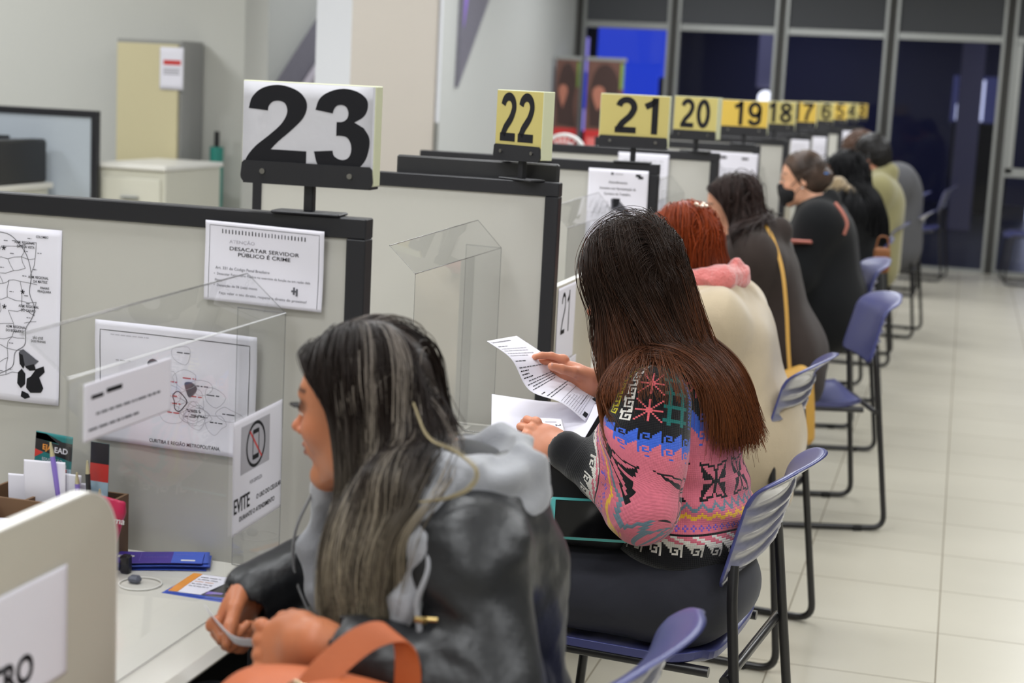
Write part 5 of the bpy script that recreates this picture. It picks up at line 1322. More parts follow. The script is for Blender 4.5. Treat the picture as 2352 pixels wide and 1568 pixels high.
MB().box(0, .02, -.003, .003, 0, .006, 0, .001).build('hair_clip', mat('blue_clip', srgb(80, 130, 200), .4), t).matrix_basis = Matrix.Translation(Vector(L(-.105, .047, .02)))
MB().tube(catmull([(-.515, 7.125, 1.085), (-.478, 7.10, 1.045), (-.456, 7.095, 1.00), (-.466, 7.10, .955)], 6), .0075, 8).build('shoulder_strap', mat('salmon_strap', srgb(180, 112, 98), .8), t); at(t)
# person with long black hair, fur trimmed hood
t, c, R, L, J, co = person_n('seated person with very long black hair, dark clothes and a fur-trimmed hood', (-.590, 8.6, 1.14), .94, .25, .1, (-.50, 8.6, .56), (-.535, 8.6, .87), (-.56, 8.6, 1.01), c3(210, 155, 125), ('coat', m_bkc), m_dkc, .045, det=.014)
m_fur = mat('sandy_fur', srgb(168, 146, 112), 1, sheen=.6, noise=(50, .4), bump=(120, 1, .01))
ff = shape([('c', (-.68, 8.46, 1.08), (-.60, 8.42, 1.10), .025, .034, 0), ('c', (-.60, 8.42, 1.10), (-.53, 8.44, 1.06), .034, .026, .02)]); sd_mesh('fur_trim', lambda P: ff(P)-.008*fbm(P, 110, 3, 3), (-.74, 8.36, 1.0), (-.48, 8.52, 1.16), .008, m_fur, t)
s = .94; hair_cap('hair_cap', c, R, s, c3(18, 18, 20), t, .004, h=.007)
coll = shape([('e', L(-.012, 0, .045), np.array([.094, .074, .086])*s, 0, R), ('e', L(.036, 0, -.012), np.array([.054, .062, .090])*s, .03, R), ('e', L(.095, 0, -.01), np.array([.045, .085, .12])*s, .02, R), ('c', L(-.02, 0, -.05), J['nk'], .07, .08, .03)]+[('c', J['shL'], J['shR'], .105, .105, .04), ('c', J['pel'], J['ch'], .17, .16, .04)])
Ph, own, r = grow(1500, c, R, s, coll, 44, .011, 15, .0, (-.5, .8, .0), .88, layer=(.004, .04), noise=.07, clump=(80, .4), endz=(.84, .03))
n, T_, _ = Ph.shape; strands_mesh('hair', Ph, .0022, np.tile(c3(20, 20, 23), (n, T_, 1))*r.uniform(.7, 1.4, (n, 1, 1)), t); at(t)
# man in green hoodie
m_grn = mat('green_fleece', srgb(138, 132, 92), .95, sheen=.3, bump=(90, .3, .004))
t, c, R, L, J, co = person_n('seated man with short black hair in a pale green hooded top', (-.520, 9.85, 1.195), .98, .42, -.35, (-.46, 9.85, .57), (-.46, 9.85, .93), (-.48, 9.85, 1.07), c3(200, 140, 112), ('hooded_top', m_grn), m_dkc, .035, det=.014,
    coat=[('c', (-.50, 9.75, 1.08), (-.42, 9.82, 1.12), .04, .05, .03), ('c', (-.42, 9.82, 1.12), (-.44, 9.95, 1.10), .05, .045, .03)])
s = .98; hair_cap('hair', c, R, s, c3(22, 20, 20), t, .016, h=.006, nz=.003); at(t)
# man in grey jacket
m_gry = mat('grey_jacket', srgb(84, 84, 88), .9, bump=(60, .2, .004))
t, c, R, L, J, co = person_n('man with tousled brown hair bending forward in a dark grey jacket', (-.655, 11.1, 1.175), 1.02, .7, -.1, (-.40, 11.1, .58), (-.42, 11.1, .92), (-.54, 11.1, 1.05), c3(200, 140, 112), ('jacket', m_gry), m_dkc, .065, det=.016, sh=.19, wid=1.2)
s = 1.02; hair_cap('hair', c, R, s, c3(78, 56, 44), t, .024, h=.006, nz=.008); at(t)
# ================================================================ papers, posters and small things
PM = [m_paper, m_ink, m_ink2, m_ink3, m_redink, m_olive]
def wall_sheet(name, w_, h_, o, deco, label, rot=0, bend=0, bx=0, wv=.0006, cat='notice', group=None, ux=None, uy=None, mats=PM, nu=24, nv=24):
    o = Vector(o)
    ux = np.array(ux if ux is not None else (math.cos(rot), 0, math.sin(rot))); uy = np.array(uy if uy is not None else (-math.sin(rot), 0, math.cos(rot)))
    ob = sheet(name, w_, h_, flatfn((0, 0, 0), ux, uy, bend, bx, wv), mats, deco, None, nu, nv); ob.location = o
    return tag(ob, label, cat, group)
YF = 2.435-.0016
# city district map
r = random.Random(4); d = []
pts = {}
for i in range(8):
    for j in range(11): pts[i, j] = (.012+i*.0215+r.uniform(-.007, .007), .045+j*.0225+r.uniform(-.007, .007))
for i in range(8):
    for j in range(11):
        x, y = pts[i, j]
        if x > .165 or (x > .13 and y < .12): continue
        for a, b in ((i+1, j), (i, j+1)):
            if (a, b) in pts and r.random() < .82 and pts[a, b][0] < .172: d.append(LN([(x, y), ((x+pts[a, b][0])/2+r.uniform(-.003, .003), (y+pts[a, b][1])/2+r.uniform(-.003, .003)), pts[a, b]], .0007, 1))
        if r.random() < .6: d += words(x+.004, y+.009, .008, .0022, 2, i*13+j)
d.append(LN(catmull([(.06, .288), (.11, .287), (.135, .270), (.150, .25), (.158, .22), (.155, .19), (.165, .165), (.160, .145), (.150, .128), (.148, .10), (.130, .085), (.125, .06), (.10, .045), (.07, .03)], 5), .0010, 1))
for x, y in ((.105, .262), (.085, .212), (.142, .190), (.108, .162), (.066, .125), (.088, .095)):
    for a in range(5): d.append(LN([(x, y), (x+.0042*math.cos(a*1.2566+1.57), y+.0042*math.sin(a*1.2566+1.57))], .0016, 1))
d.append(PG([(.078+.010*math.cos(a), .212+.007*math.sin(a)) for a in np.linspace(0, 6.28, 12)[:-1]], 5))
for t_, x, y, h in (('COLOMBO', .165, .284, .0042), ('ADM. REGIONAL', .125, .272, .0046), ('DA BOA VISTA', .130, .265, .0046), ('ADM. REGIONAL', .152, .215, .0046), ('DA MATRIZ', .162, .208, .0046), ('PINHAIS', .175, .198, .0042), ('PIRAQUARA', .170, .192, .0042),
                    ('ADM. REGIONAL', .135, .164, .0046), ('DO CAJURU', .140, .157, .0046), ('ADM. REGIONAL', .112, .127, .0046), ('DO BOQUEIRÃO', .112, .120, .0046), ('SÃO JOSÉ', .163, .112, .0042), ('DOS PINHAIS', .160, .106, .0042),
                    ('REGIONAL', .068, .070, .0046), ('BAIRRO NOVO', .062, .063, .0046), ('FAZENDA', .052, .022, .0042), ('RIO GRANDE', .050, .016, .0042)):
    d.append(T(t_, x, y, h, 1, sx=.8, bold=.012))
bl_ = [(.138, .088), (.145, .092), (.155, .086), (.170, .076), (.175, .074), (.166, .066), (.160, .060), (.150, .062), (.142, .070)]
d.append(PG(bl_, 2))
for P_ in ([(.137, .080), (.144, .082), (.150, .064), (.146, .052), (.139, .060)], [(.150, .066), (.166, .062), (.170, .052), (.158, .050), (.150, .055)], [(.136, .045), (.143, .052), (.150, .044), (.150, .026), (.142, .018), (.135, .026)],
           [(.153, .036), (.160, .040), (.170, .054), (.184, .060), (.186, .050), (.176, .040), (.184, .022), (.180, .014), (.160, .012), (.152, .020)], [(.144, .014), (.156, .010), (.160, .004), (.150, -.0), (.142, .004)]):
    d.append(PG([(x, y+.006) for x, y in P_], 1))
wall_sheet('district_map', .212, .300, (-1.662, YF-.002, .943), d, 'paper map of city districts with stars, cut by the left picture edge', -.012, bend=-.03, bx=-.1, cat='map')
# notice
d = [LN([(.008, .004), (.008, .124), (.200, .124), (.200, .004)], .0008, 2)]
for i in range(26): d.append(R_(.030+i*.0058, .112, .0316+i*.0058, .119-.0004*(i % 3), 1 if i < 12 or i > 20 else 2))
d += [T('ATENÇÃO', .043, .097, .0055, 3, sx=1.25), T('DESACATAR SERVIDOR', .105, .0855, .0062, 1, 'c', 1.38, .004), T('PÚBLICO É CRIME', .105, .0765, .0062, 1, 'c', 1.38, .008),
      T('Art. 331 do Código Penal Brasileiro', .020, .053, .0048, 2, sx=1.0), T('•  Desacatar Funcionário Público no exercício da função ou em razão dela', .018, .0435, .0042, 2, sx=.98), T('Pena:', .020, .033, .0045, 2), T('•  Detenção de 06 (seis) meses', .018, .0245, .0045, 2),
      T('Faça valer o seu direito, respeite o direito do próximo!', .105, .012, .0046, 2, 'c', 1.1), R_(.155, .028, .166, .031, 2), R_(.158, .024, .161, .036, 2), R_(.163, .022, .166, .034, 2)]
wall_sheet('notice', .208, .131, (-1.181, YF-.002, 1.147), d, 'white notice with capitals about contempt being a crime, on the nearest partition', -.022, bend=.25, bx=.05, wv=.0012)
# region map
d = [LN([(.010, .022), (.010, .190), (.284, .190), (.284, .022)], .0012, 1)]
r = random.Random(9)
for k in range(16):
    x, y = r.uniform(.13, .25), r.uniform(.05, .165); n = r.randint(6, 9)
    d.append(LN(catmull([(x+r.uniform(.012, .03)*math.cos(a), y+r.uniform(.010, .022)*math.sin(a)) for a in np.linspace(0, 6.28, n)[:-1]], 3, True), .0006, 3, True))
    d += words(x-.01, y, .024, .003, 2 if k % 3 else 4, k)
d += words(.04, .14, .028, .003, 3, 3)+words(.03, .183, .07, .002, 3, 5)
d += [LN(catmull([(.155, .100), (.165, .094), (.172, .084), (.166, .074), (.158, .066), (.150, .070), (.149, .082), (.146, .092)], 4, True), .0014, 1, True), PG(catmull([(.168, .116), (.180, .118), (.190, .110), (.186, .100), (.176, .092), (.170, .104)], 3, True), 2), PG(catmull([(.098, .142), (.108, .150), (.120, .144), (.118, .132), (.104, .130)], 3, True), 2),
      T('CURITIBA E REGIÃO METROPOLITANA.', .170, .008, .0062, 1, 'c', .88, .008), R_(.262, .010, .288, .015, 1), R_(.269, .003, .275, .022, 1), R_(.279, .000, .285, .018, 1)]
wall_sheet('region_map', .297, .206, (-1.379, YF-.002, .892), d, 'wide paper map of the metropolitan region, behind the acrylic screen', -.014, bend=.12, bx=.06, wv=.0016, cat='map')
# on the acrylic
d = [R_(.028, .090, .135, .165, 3)]
cx, cy, R0 = .082, .128, .034
d += [LN([(cx+R0*math.cos(a), cy+R0*math.sin(a)) for a in np.linspace(0, 6.283, 40)[:-1]], .0052, 1, True), LN([(cx-.023, cy+.024), (cx+.023, cy-.024)], .0042, 4), LN([(cx-.011, cy-.022), (cx-.011, cy+.022), (cx+.011, cy+.022), (cx+.011, cy-.022), (cx-.011, cy-.022)], .0026, 1), R_(cx-.011, cy-.024, cx+.011, cy-.016, 1), R_(cx-.011, cy+.017, cx+.011, cy+.024, 1),
      T('POR GENTILEZA', .085, .068, .0062, 2, 'c', .75), T('EVITE', .004, .034, .0240, 1, sx=.74, bold=.015), T('O USO DO CELULAR', .087, .038, .0080, 1, sx=.95, bold=.01), T('DURANTE O ATENDIMENTO', .024, .018, .0080, 1, sx=.95, bold=.01)]
wall_sheet('notice', .187, .178, (-1.0165, 2.205, .822), d, 'no-phone notice with a crossed-out phone on the nearest acrylic screen', ux=(0, .9995, .02), uy=(0, -.02, .9995), wv=.0003, bx=-.05)
d = [R_(.018, .052, .048, .057, 1), R_(.056, .054, .096, .060, 1)]+words(.03, .030, .17, .005, 2, 3)+words(.012, .012, .13, .005, 2, 6)
wall_sheet('notice', .232, .074, (-1.0165, 1.766, 1.056), d, 'blurred strip notice hung at the top corner of the nearest acrylic screen', ux=(0, 1, 0), uy=(0, 0, 1), wv=.0002)
d = [T('CADASTRO', .262, .035, .030, 1, 'r', 1.0, .03), R_(.02, .1, .2, .104, 3)]
d = [T('CADASTRO', .232, .018, .032, 1, 'r', .95, .035)]
wall_sheet('booth_paper', .30, .128, (-.9285, 1.278, .838), d, 'white sheet with black capitals on the rounded side board, bottom left', ux=(0, 1, 0), uy=(0, 0, 1), wv=.0003, bx=.02, cat='paper')
d = []
for v, f, s2 in digits('21', .040, .075, .105, 1, .70, .10, .14): d.append((v, f, s2))
wall_sheet('booth_paper', .19, .195, (-.9285, 3.868, .835), d, 'white paper with the number 21 on the side board beyond the second partition', ux=(0, 1, 0), uy=(0, 0, 1), wv=.0003, cat='paper')
wall_sheet('booth_paper', .12, .10, (-.9285, 3.98, .735), [], 'small blank white sheet under the paper number 21', ux=(0, 1, 0), uy=(0, 0, 1), wv=.0003, cat='paper')
# partition 21 sheet
d = [R_(.072, .252, .080, .260, 2), R_(.084, .254, .11, .257, 3), R_(.150, .250, .166, .258, 1), R_(.158, .244, .174, .252, 1), T('Atendimento', .095, .226, .0075, 1, 'c', 1.1, .01), T('Somente com Apresentação da', .095, .207, .0075, 1, 'c', .88, .01), T('Carteira de Trabalho.', .095, .190, .0075, 1, 'c', .95, .01),
     PG([(.075, .178), (.100, .176), (.118, .158), (.150, .128), (.150, .120), (.100, .140), (.078, .145)], 2), PG([(.080, .180), (.104, .180), (.104, .156), (.082, .150)], 1)]
for i in range(12): d.append(LN([(.018+i*.006, .125+.012*math.sin(i*1.9)), (.024+i*.006, .160-.012*math.cos(i*2.3))], .0010, 2))
for i in range(5): d += words(.02, .105-i*.012, .15, .004, 3, i)
wall_sheet('notice', .190, .270, (-1.122, 4.995-.004, 1.005), d, 'work card notice with a hand picture, on the partition carrying sign 21', wv=.0015, bend=.05)
d = sum([words(.02, .25-i*.014, .16, .005, 3, i+20) for i in range(12)], [])
wall_sheet('notice', .20, .28, (-1.296, 6.275-.004, 1.0), d, 'pale sheet half hidden beside the frame edge, on the partition under sign 20')
d = [R_(.025, .19, .05, .203, 1), R_(.11, .185, .145, .197, 1), R_(.215, .185, .245, .195, 1)]+sum([words(.12-.09*(i % 3 == 2), .135-i*.014, .13, .005, 2 if i < 2 else 3, i+30) for i in range(8)], [])
wall_sheet('notice', .29, .215, (-1.20, 7.555-.004, 1.045), d, 'wide notice with three dark logos on the partition under sign 19', -.01)
d = sum([words(.01, .13-i*.013, .08, .005, 3, i+40) for i in range(6)], [])
wall_sheet('notice', .112, .16, (-1.024, 10.115-.004, 1.11), d, 'small pinkish-white notice on the partition under sign 17')
wall_sheet('notice', .092, .19, (-1.008, 11.395-.004, 1.075), d, 'small narrow notice on the partition under sign 16')
wall_sheet('notice', .092, .17, (-1.008, 13.955-.004, 1.10), [], 'plain white notice on the partition under sign 14')

# ---- desk clutter, nearest booth
DZ = .7105
t = tag(empty('organizer_box', (-1.40, 2.335, DZ)), 'brown desk organizer box stuffed with papers against the nearest partition', 'box')
m_kraft = mat('brown_board', srgb(112, 84, 60), .8)
MB().box(-.11, .11, -.055, -.050, 0, .105).box(-.11, .11, .05, .055, 0, .105).box(-.11, -.105, -.05, .05, 0, .105).box(.105, .11, -.05, .05, 0, .105).box(-.02, -.015, -.05, .05, 0, .105).box(-.11, .11, -.05, .05, 0, .004).build('box_body', m_kraft, t)
def brochure(nm, o, ux, uy, w_, h_, deco, mats, label, **k): return wall_sheet(nm, w_, h_, o, deco, label, ux=ux, uy=uy, mats=mats, **k)
m_teal = mat('teal_print', srgb(30, 118, 120), .5); m_dkp = mat('dark_print', srgb(30, 28, 32), .5); m_rdp = mat('red_print', srgb(200, 52, 44), .5); m_org = mat('orange_print', srgb(230, 150, 60), .5); m_lbp = mat('pale_blue_print', srgb(170, 200, 216), .5)
m_prp = mat('purple_print', srgb(70, 48, 150), .4); m_blp = mat('blue_print', srgb(62, 92, 196), .4); m_mag = mat('magenta_print', srgb(196, 30, 80), .35)
BM = [m_teal, m_dkp, m_rdp, m_org, m_lbp, m_paper, m_ink]
d = [PG([(0, .128), (.020, .128), (.068, .098), (.068, .112), (.068, .118), (.0, .118)], 1), PG([(0, .10), (0, .118), (.068, .110), (.068, .088)], 1), PG([(0, .086), (0, .100), (.016, .096)], 2), R_(0, .055, .068, .075, 4), PG([(.012+.009*math.cos(a)+.006, .066+.010*math.sin(a)) for a in np.linspace(0, 6.28, 14)[:-1]], 3), R_(.040, .057, .060, .074, 2), R_(0, 0, .068, .055, 5),
     T('EJA', .014, .101, .0095, 3, sx=1, bold=.02), T('EAD', .036, .099, .0095, 5, bold=.02), T('EDUCAÇÃO', .014, .083, .005, 5), T('A DIS', .046, .077, .004, 5)]
brochure('brochure', (-1.432, 2.325, DZ+.082), (.995, 0, -.06), (.06, 0, .995), .068, .130, d, BM, 'teal and black education brochure standing in the desk organizer', cat='brochure')
brochure('brochure', (-1.335, 2.34, DZ+.075), (.99, -.1, 0), (.02, 0, .999), .036, .125, [R_(0, .09, .036, .125, 1), R_(0, .06, .036, .09, 2), R_(.0, .0, .036, .06, 4)], BM, 'narrow dark brochure right of the acrylic edge in the organizer', cat='brochure')
for i, (x, a, b_) in enumerate(((-1.405, .03, .165), (-1.385, -.04, .15), (-1.44, .05, .135), (-1.37, .02, .13))):
    wall_sheet('envelope', .075, .09, (x-.03, 2.310+i*.006, DZ+b_-.09), [], ['upright white envelope in front of the teal brochure', 'white envelope leaning right in the organizer', 'white paper sheet at the left in the organizer', 'short white slip in the organizer'][i], rot=a, cat='envelope', wv=.002)
t2 = lambda x: None
def roll(o, r0, w_, turns, lab, rz):
    n = 26; mb = MB(); v = []
    for i in range(n+1):
        a = -1.2+turns*6.283*i/n; rr = r0*(1-.25*i/n)
        for q in (0, w_): v.append((rr*math.cos(a), q, r0+rr*math.sin(a)))
    mb.add(v, [(2*i, 2*i+1, 2*i+3, 2*i+2) for i in range(n)], 0, True); ob = mb.build('curled_paper', m_paper); ob.location = o; ob.rotation_euler = (0, 0, rz); ob.modifiers.new('th', 'SOLIDIFY').thickness = .0005
    tag(ob, lab, 'paper')
roll((-1.47, 2.24, DZ+.055), .030, .10, .55, 'white printed sheet curled over at the far left of the desk', .9)
roll((-1.43, 2.25, DZ+.04), .022, .09, .7, 'smaller curled white sheet beside the organizer', 1.9)
o_ = MB().box(-.06, .03, -.04, .04, 0, .05, 0, .008).build('tape_dispenser', m_blk); o_.location = (-1.485, 2.22, DZ); tag(o_, 'black desk object below the curled sheets at the left edge', 'dispenser')
def pen(p, q, m, lab):
    p = np.array(p); q = np.array(q); o = MB().tube([p*0, (q-p)*.86, (q-p)*.87], .0042, 8).tube([(q-p)*.86, (q-p)*1.0], [.0042, .0015], 8, 1).build('pen', [m, mat('pen_tip', srgb(210, 200, 160), .3, .4)]); o.location = p; tag(o, lab, 'pen', 'pens in the organizer')
m_lilp = mat('lilac_plastic', srgb(140, 118, 205), .3)
pen((-1.362, 2.315, DZ+.02), (-1.386, 2.305, DZ+.200), m_lilp, 'lilac pen with pale tip left of the acrylic edge')
pen((-1.33, 2.31, DZ+.01), (-1.338, 2.305, DZ+.155), m_lilp, 'lilac pen right of the acrylic edge, leaning left')
pen((-1.315, 2.315, DZ+.01), (-1.322, 2.31, DZ+.175), m_blk, 'black pen in the organizer')
pen((-1.305, 2.32, DZ+.01), (-1.30, 2.312, DZ+.13), m_lilp, 'short lilac pen at the right of the organizer')
t = tag(empty('snack_packet', (-1.275, 2.275, DZ)), 'red magenta packet with white lettering beside the organizer', 'packet')
pk = sd_mesh('packet_body', shape([('b', (-1.275, 2.275, DZ+.062), (.026, .013, .060), .012, 0, rotm(0, .25, .3)), ('b', (-1.262, 2.272, DZ+.118), (.026, .003, .012), .002, .012, rotm(0, .25, .3))]), (-1.33, 2.23, DZ-.005), (-1.22, 2.32, DZ+.15), .003, m_mag, t)
tv, tf, _ = T('Deus ama', 0, 0, .011, 0, sx=.95, bold=.015); Rk = rotm(0, .25, .3)
MB().add([np.array([-1.275, 2.275, DZ+.062])+Rk@np.array([x-.026, -.0142, .028+z+x*.12]) for x, z in tv], tf, 0).build('lettering', m_white, t); at(t)
o_ = MB().box(-.008, .008, -.008, .008, 0, .03, 0, .003).build('dark_cup', m_blk); o_.location = (-1.245, 2.30, DZ); tag(o_, 'small dark cup right of the red packet', 'cup')
# strip brochures, leaflets
PMm = [m_prp, m_blp, m_white, m_lilp, m_org, m_dkp, m_paper, m_rdp]
for i in range(6):
    a = .42+.06*((i*7) % 5-2)*.3; ux = (math.cos(a), math.sin(a), 0); uy = (-math.sin(a), math.cos(a), 0)
    deco = []
    if i == 5: deco = [R_(.150, 0, .200, .062, 1), T('NEO', .045, .030, .012, 2, sx=1.3, bold=.03), R_(.098, .01, .0985, .055, 3), R_(.165, .012, .188, .019, 2)]+words(.105, .04, .04, .003, 1, 2)+words(.105, .03, .04, .002, 3, 4)+words(.155, .045, .03, .002, 3, 4)
    wall_sheet('strip_brochure', .200+(.008 if i < 5 else 0), .062, (-1.325+.0016*((i*3) % 5), 2.282+.002*((i*5) % 3), DZ+.0022*i+.001), deco, ['lowest purple-blue strip brochure of the pile', 'second strip brochure from the bottom of the pile', 'third strip brochure of the pile', 'fourth strip brochure of the pile', 'fifth strip brochure, just under the top one', 'topmost purple strip brochure with white letters'][i], cat='brochure', group='purple strip brochures on the desk', ux=ux, uy=uy, mats=[m_blp if i < 5 else m_prp]+PMm[1:], bend=.3, wv=.0008)
    if i == 5: pass
for i in range(3):
    a = -.05+.05*i; ux = (math.cos(a), math.sin(a), 0); uy = (-math.sin(a), math.cos(a), 0)
    deco = [] if i < 2 else [R_(0, 0, .016, .10, 4), PG([(.055, 0), (.105, 0), (.105, .10), (.075, .10)], 5), R_(.06, .002, .085, .018, 3), R_(.088, .015, .094, .09, 7), R_(.096, .005, .10, .06, 4)]+sum([words(.02, .08-.012*k, .035, .003, 5 if k != 2 else 4, k) for k in range(5)], [])
    wall_sheet('leaflet', .105, .098, (-1.146+.004*i, 2.232+.003*i, DZ+.0012*i), deco, ['lowest leaflet, dark blue edge showing', 'middle leaflet under the printed one', 'top leaflet with white, orange and dark print at the woman\'s sleeve'][i], cat='leaflet', group='leaflets on the desk', ux=ux, uy=uy, mats=[m_paper if i == 2 else m_blp]+PMm[1:], wv=.0006)
t = tag(empty('cable_grommet', (-1.195, 2.255, DZ)), 'round white cable cap with a dark plug on the desk', 'grommet')
MB().tube([(.033*math.cos(a), .033*math.sin(a), .0015) for a in np.linspace(0, 6.283, 33)[:-1]], .0014, 6, closed=True).build('rim', m_edge, t); MB().rbox(-.012, .004, .006, .020, .016, .012, .004).build('plug', m_grey, t)

# ---- nearest woman's paper and bag
def loft(A, B, w_, h_):
    A = catmull(A, 8); B = catmull(B, 8); n = len(A)
    def fn(x, y):
        t_ = np.clip(1-np.asarray(y, float)/h_, -.01, 1.01)*(n-1); i = np.clip(t_.astype(int), 0, n-2); f_ = (t_-i)[:, None]
        a = A[i]*(1-f_)+A[i+1]*f_; b = B[i]*(1-f_)+B[i+1]*f_; u = (np.asarray(x, float)/w_)[:, None]; return a*(1-u)+b*u
    return fn
def loft_sheet(name, A, B, w_, h_, deco, label, cat, mats=PM, nu=14, nv=56):
    c = np.mean([A, B], axis=(0, 1)); A = np.array(A)-c; B = np.array(B)-c
    ob = sheet(name, w_, h_, loft(A, B, w_, h_), mats, deco, None, nu, nv, inc=.000004, off=.0003); ob.location = c; return tag(ob, label, cat)
loft_sheet('ticket', [(-.925, 1.925, .814), (-.895, 1.905, .800), (-.845, 1.855, .802), (-.775, 1.800, .828)], [(-.943, 1.975, .786), (-.915, 1.955, .771), (-.866, 1.906, .772), (-.795, 1.850, .799)], .06, .16, [], 'small white ticket held in both hands by the nearest woman', 'ticket')
t = tag(empty('handbag', (-.635, 1.625, .60)), 'orange-brown leather handbag on the nearest woman\'s lap', 'handbag')
m_org_l = mat('orange_leather', srgb(182, 94, 50), .5, noise=(40, .08), bump=(220, .3, .001))
bg = shape([('b', (-.640, 1.635, .717), (.135, .060, .130), .055, 0, rotm(0, .06, .08)), ('e', (-.640, 1.635, .782), (.115, .062, .075), .03)])
sd_mesh('bag_body', lambda P: bg(P)-.003*fbm(P, 22, 3, 2), (-.82, 1.54, .58), (-.46, 1.73, .92), .005, m_org_l, t)
def band(name, pts, wdir, wd, th, m, parent):
    P = catmull(pts, 8); W_ = catmull(wdir, 8); W_ /= np.linalg.norm(W_, axis=1)[:, None]; Tn = np.gradient(P, axis=0); Tn /= np.linalg.norm(Tn, axis=1)[:, None]; N_ = np.cross(Tn, W_); v = []
    for i in range(len(P)):
        for a, b in ((-1, -1), (1, -1), (1, 1), (-1, 1)): v.append(P[i]+W_[i]*a*wd/2+N_[i]*b*th/2)
    n = len(P); return MB().add(v, [(i*4+j, i*4+(j+1) % 4, i*4+4+(j+1) % 4, i*4+4+j) for i in range(n-1) for j in range(4)]+[(3, 2, 1, 0), (n*4-4, n*4-3, n*4-2, n*4-1)], 0).build(name, m, parent)
band('strap', [(-.655, 1.595, .832), (-.632, 1.625, .868), (-.602, 1.665, .896), (-.575, 1.69, .898), (-.563, 1.70, .870), (-.560, 1.70, .82)], [(.55, .0, -.65), (.60, .05, -.65), (.62, .1, -.6), (.66, .0, -.45), (.75, .1, -.4), (.8, .1, -.3)], .034, .004, m_org_l, t)
band('strap_keeper', [(-.668, 1.595, .828), (-.650, 1.592, .848), (-.630, 1.598, .838)], [(.3, .3, .8)]*3, .010, .004, m_org_l, t)
MB().tube([(-.655, 1.598, .853), (-.640, 1.595, .857)], .0042, 10).tube(fillet([(-.67, 1.601, .851), (-.655, 1.595, .863), (-.635, 1.598, .847), (-.648, 1.601, .835)], .004), .0022, 8).build('buckle', mat('pale_gold', srgb(206, 190, 160), .25, 1), t)
MB().tube([(-.655, 1.580, .822), (-.655, 1.575, .822)], .0052, 12).build('rivet', MATS['pale_gold'], t); at(t)
# ---- sweater woman's papers, ticket and phone
A = [(-.886, 3.10, 1.011), (-.833, 3.10, .979), (-.794, 3.10, .921), (-.726, 3.10, .901), (-.675, 3.10, .868)]; B = [(-.870, 3.27, 1.000), (-.800, 3.27, .961), (-.772, 3.27, .931), (-.724, 3.27, .914), (-.683, 3.27, .893)]
d = [T('Carta de Apresentação para Entrevista', .012, .285, .006, 1, sx=.95, bold=.004)]
for i, (y, x0, w_, sl_) in enumerate([(.268, .012, .06, 2), (.258, .012, .15, 3), (.250, .012, .14, 3), (.240, .012, .15, 3), (.232, .012, .10, 3), (.215, .012, .06, 2), (.198, .012, .17, 2), (.190, .012, .045, 1), (.182, .012, .04, 1), (.174, .012, .055, 1), (.165, .030, .16, 2), (.157, .012, .17, 2), (.149, .03, .16, 2), (.141, .012, .15, 2), (.120, .012, .025, 1), (.108, .012, .17, 2), (.100, .012, .14, 2)]): d += words(x0, y, w_, .0042, sl_, i)
for i in range(9): d.append(LN([(.01, .078-i*.007), (.075+.012*i, .080-i*.0072)], .0006, 2))
d += [LN([(.07, .035), (.19, .035), (.19, .08), (.07, .08), (.07, .035)], .0008, 1), R_(.02, .004, .05, .016, 1), LN([(.10, .035), (.10, .08)], .0006, 2)]
loft_sheet('printed_letter', A, B, .21, .297, d, 'long curved printed letter held up by the woman in the patterned sweater', 'paper')
A = [(-.865, 3.09, .831), (-.79, 3.045, .826), (-.70, 3.015, .840), (-.655, 3.01, .856)]; B = [(-.921, 3.28, .869), (-.81, 3.26, .869), (-.70, 3.215, .881), (-.655, 3.19, .893)]
loft_sheet('blank_sheet', A, B, .21, .26, [], 'blank white sheet held low under the printed letter', 'paper')
A = [(-.790, 3.057, .8395), (-.745, 3.045, .8475), (-.700, 3.035, .8585)]; B = [(-.811, 3.105, .861), (-.765, 3.095, .868), (-.719, 3.085, .872)]
d = [R_(0, .078, .012, .095, 4), R_(0, .0, .05, .003, 3), T('2', .025, .018, .012, 1, 'c', rot=math.pi, bold=.01), R_(.012, .028, .016, .034, 3), R_(.035, .015, .038, .04, 3), R_(.003, .008, .008, .012, 1)]+words(.02, .082, .02, .004, 4, 1)
loft_sheet('ticket', A, B, .05, .095, d, 'small card with a red band and number 2 between the sweater woman\'s fingers', 'ticket')
t = tag(empty('smartphone', (-.655, 2.985, .64)), 'smartphone in a turquoise case lying on the sweater woman\'s lap', 'phone')
ux = np.array([.998, .0, .06]); uy = np.array([-.06, .24, .97]); uy /= np.linalg.norm(uy); un = np.cross(ux, uy); Rp = np.stack([ux, uy, un], 1)
MB().rbox(-.632, 2.985, .702, .158, .080, .010, .0045, 0, Rp).build('case', mat('turquoise_case', srgb(86, 178, 176), .35), t)
MB().rbox(*(np.array([-.632, 2.985, .702])+Rp@np.array([.004, 0, .0052])), .142, .070, .002, .0008, 0, Rp).build('screen', mat('black_glass', srgb(8, 8, 10), .06), t)
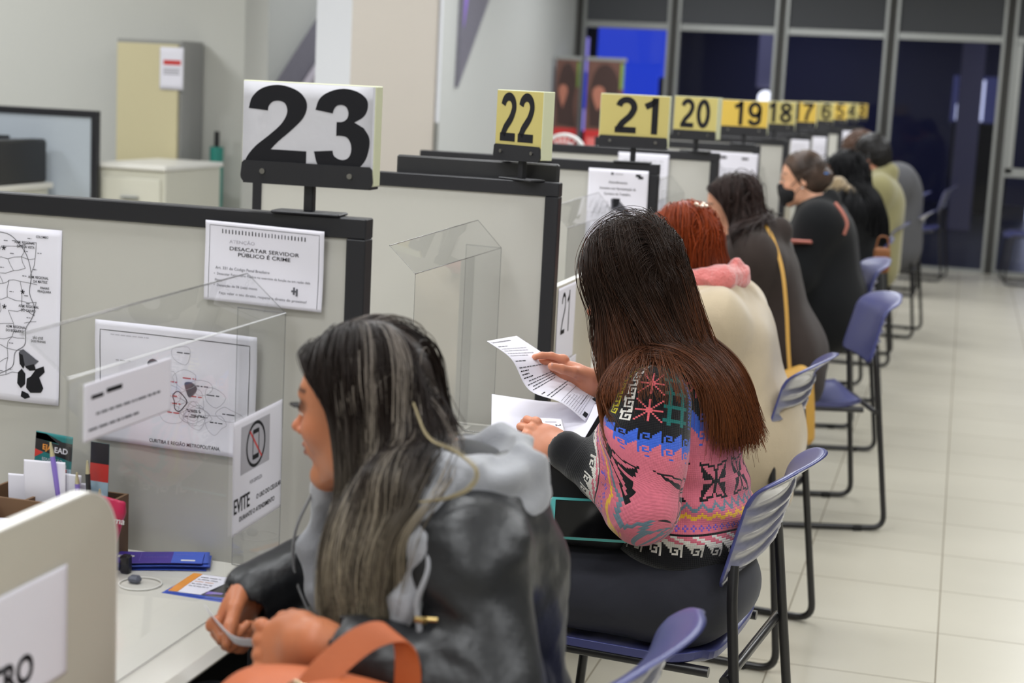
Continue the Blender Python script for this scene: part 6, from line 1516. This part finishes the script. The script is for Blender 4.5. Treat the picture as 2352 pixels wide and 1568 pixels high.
MB().rbox(*(np.array([-.632, 2.985, .702])+Rp@np.array([-.0795, .004, 0])), .0012, .016, .005, .0005, 0, Rp).rbox(*(np.array([-.632, 2.985, .702])+Rp@np.array([-.0795, -.018, 0])), .0012, .005, .005, .0005, 0, Rp).build('ports', m_blk, t); at(t)
t = tag(empty('black_handbag', (-.70, 3.03, .63)), 'black handbag on the lap behind the turquoise phone', 'handbag')
sd_mesh('bag_body', shape([('b', (-.675, 3.075, .715), (.11, .055, .085), .03, 0)]), (-.83, 2.98, .60), (-.52, 3.17, .83), .007, mat('black_bag', srgb(24, 24, 28), .6), t); at(t)
# ---- mustard bag
t = tag(empty('shoulder_bag', (-.50, 5.60, .33)), 'mustard yellow shoulder bag hanging beside the woman in the brown coat', 'handbag')
m_mus = mat('mustard_leather', srgb(196, 150, 66), .55, noise=(20, .06), bump=(60, .3, .004))
bg2 = shape([('b', (-.505, 5.60, .455), (.085, .040, .125), .035, 0, rotm(0, -.12, .2)), ('c', (-.56, 5.60, .52), (-.475, 5.60, .59), .03, .02, .05)])
sd_mesh('bag_body', lambda P: bg2(P)-.005*fbm(P, 24, 3, 2), (-.64, 5.50, .28), (-.38, 5.70, .66), .006, m_mus, t)
band('strap', [(-.66, 5.80, 1.075), (-.618, 5.735, 1.03), (-.572, 5.675, .93), (-.545, 5.645, .80), (-.528, 5.625, .68), (-.510, 5.60, .57)], [(.8, .2, .3), (.9, .2, .1)]+[(1, .1, 0)]*4, .013, .004, m_mus, t); at(t)
t = tag(empty('brown_bag', (-.325, 7.66, .745)), 'small brown bag hanging behind the farther blue chairs', 'handbag')
MB().rbox(0, 0, .06, .075, .05, .115, .012).build('bag_body', mat('brown_leather', srgb(134, 82, 44), .6), t); MB().tube(fillet([(-.03, 0, .11), (-.02, 0, .17), (.02, 0, .17), (.03, 0, .11)], .02), .004, 8).build('handle', MATS['brown_leather'], t)
o_ = MB().rbox(0, 0, 0, .15, .075, .010, .004, 0, rotm(-.25, .0, 0)).build('smartphone', mat('salmon_case', srgb(196, 120, 108), .6)); o_.location = (-.665, 7.03, .915); tag(o_, 'salmon pink phone held by the masked woman', 'phone')
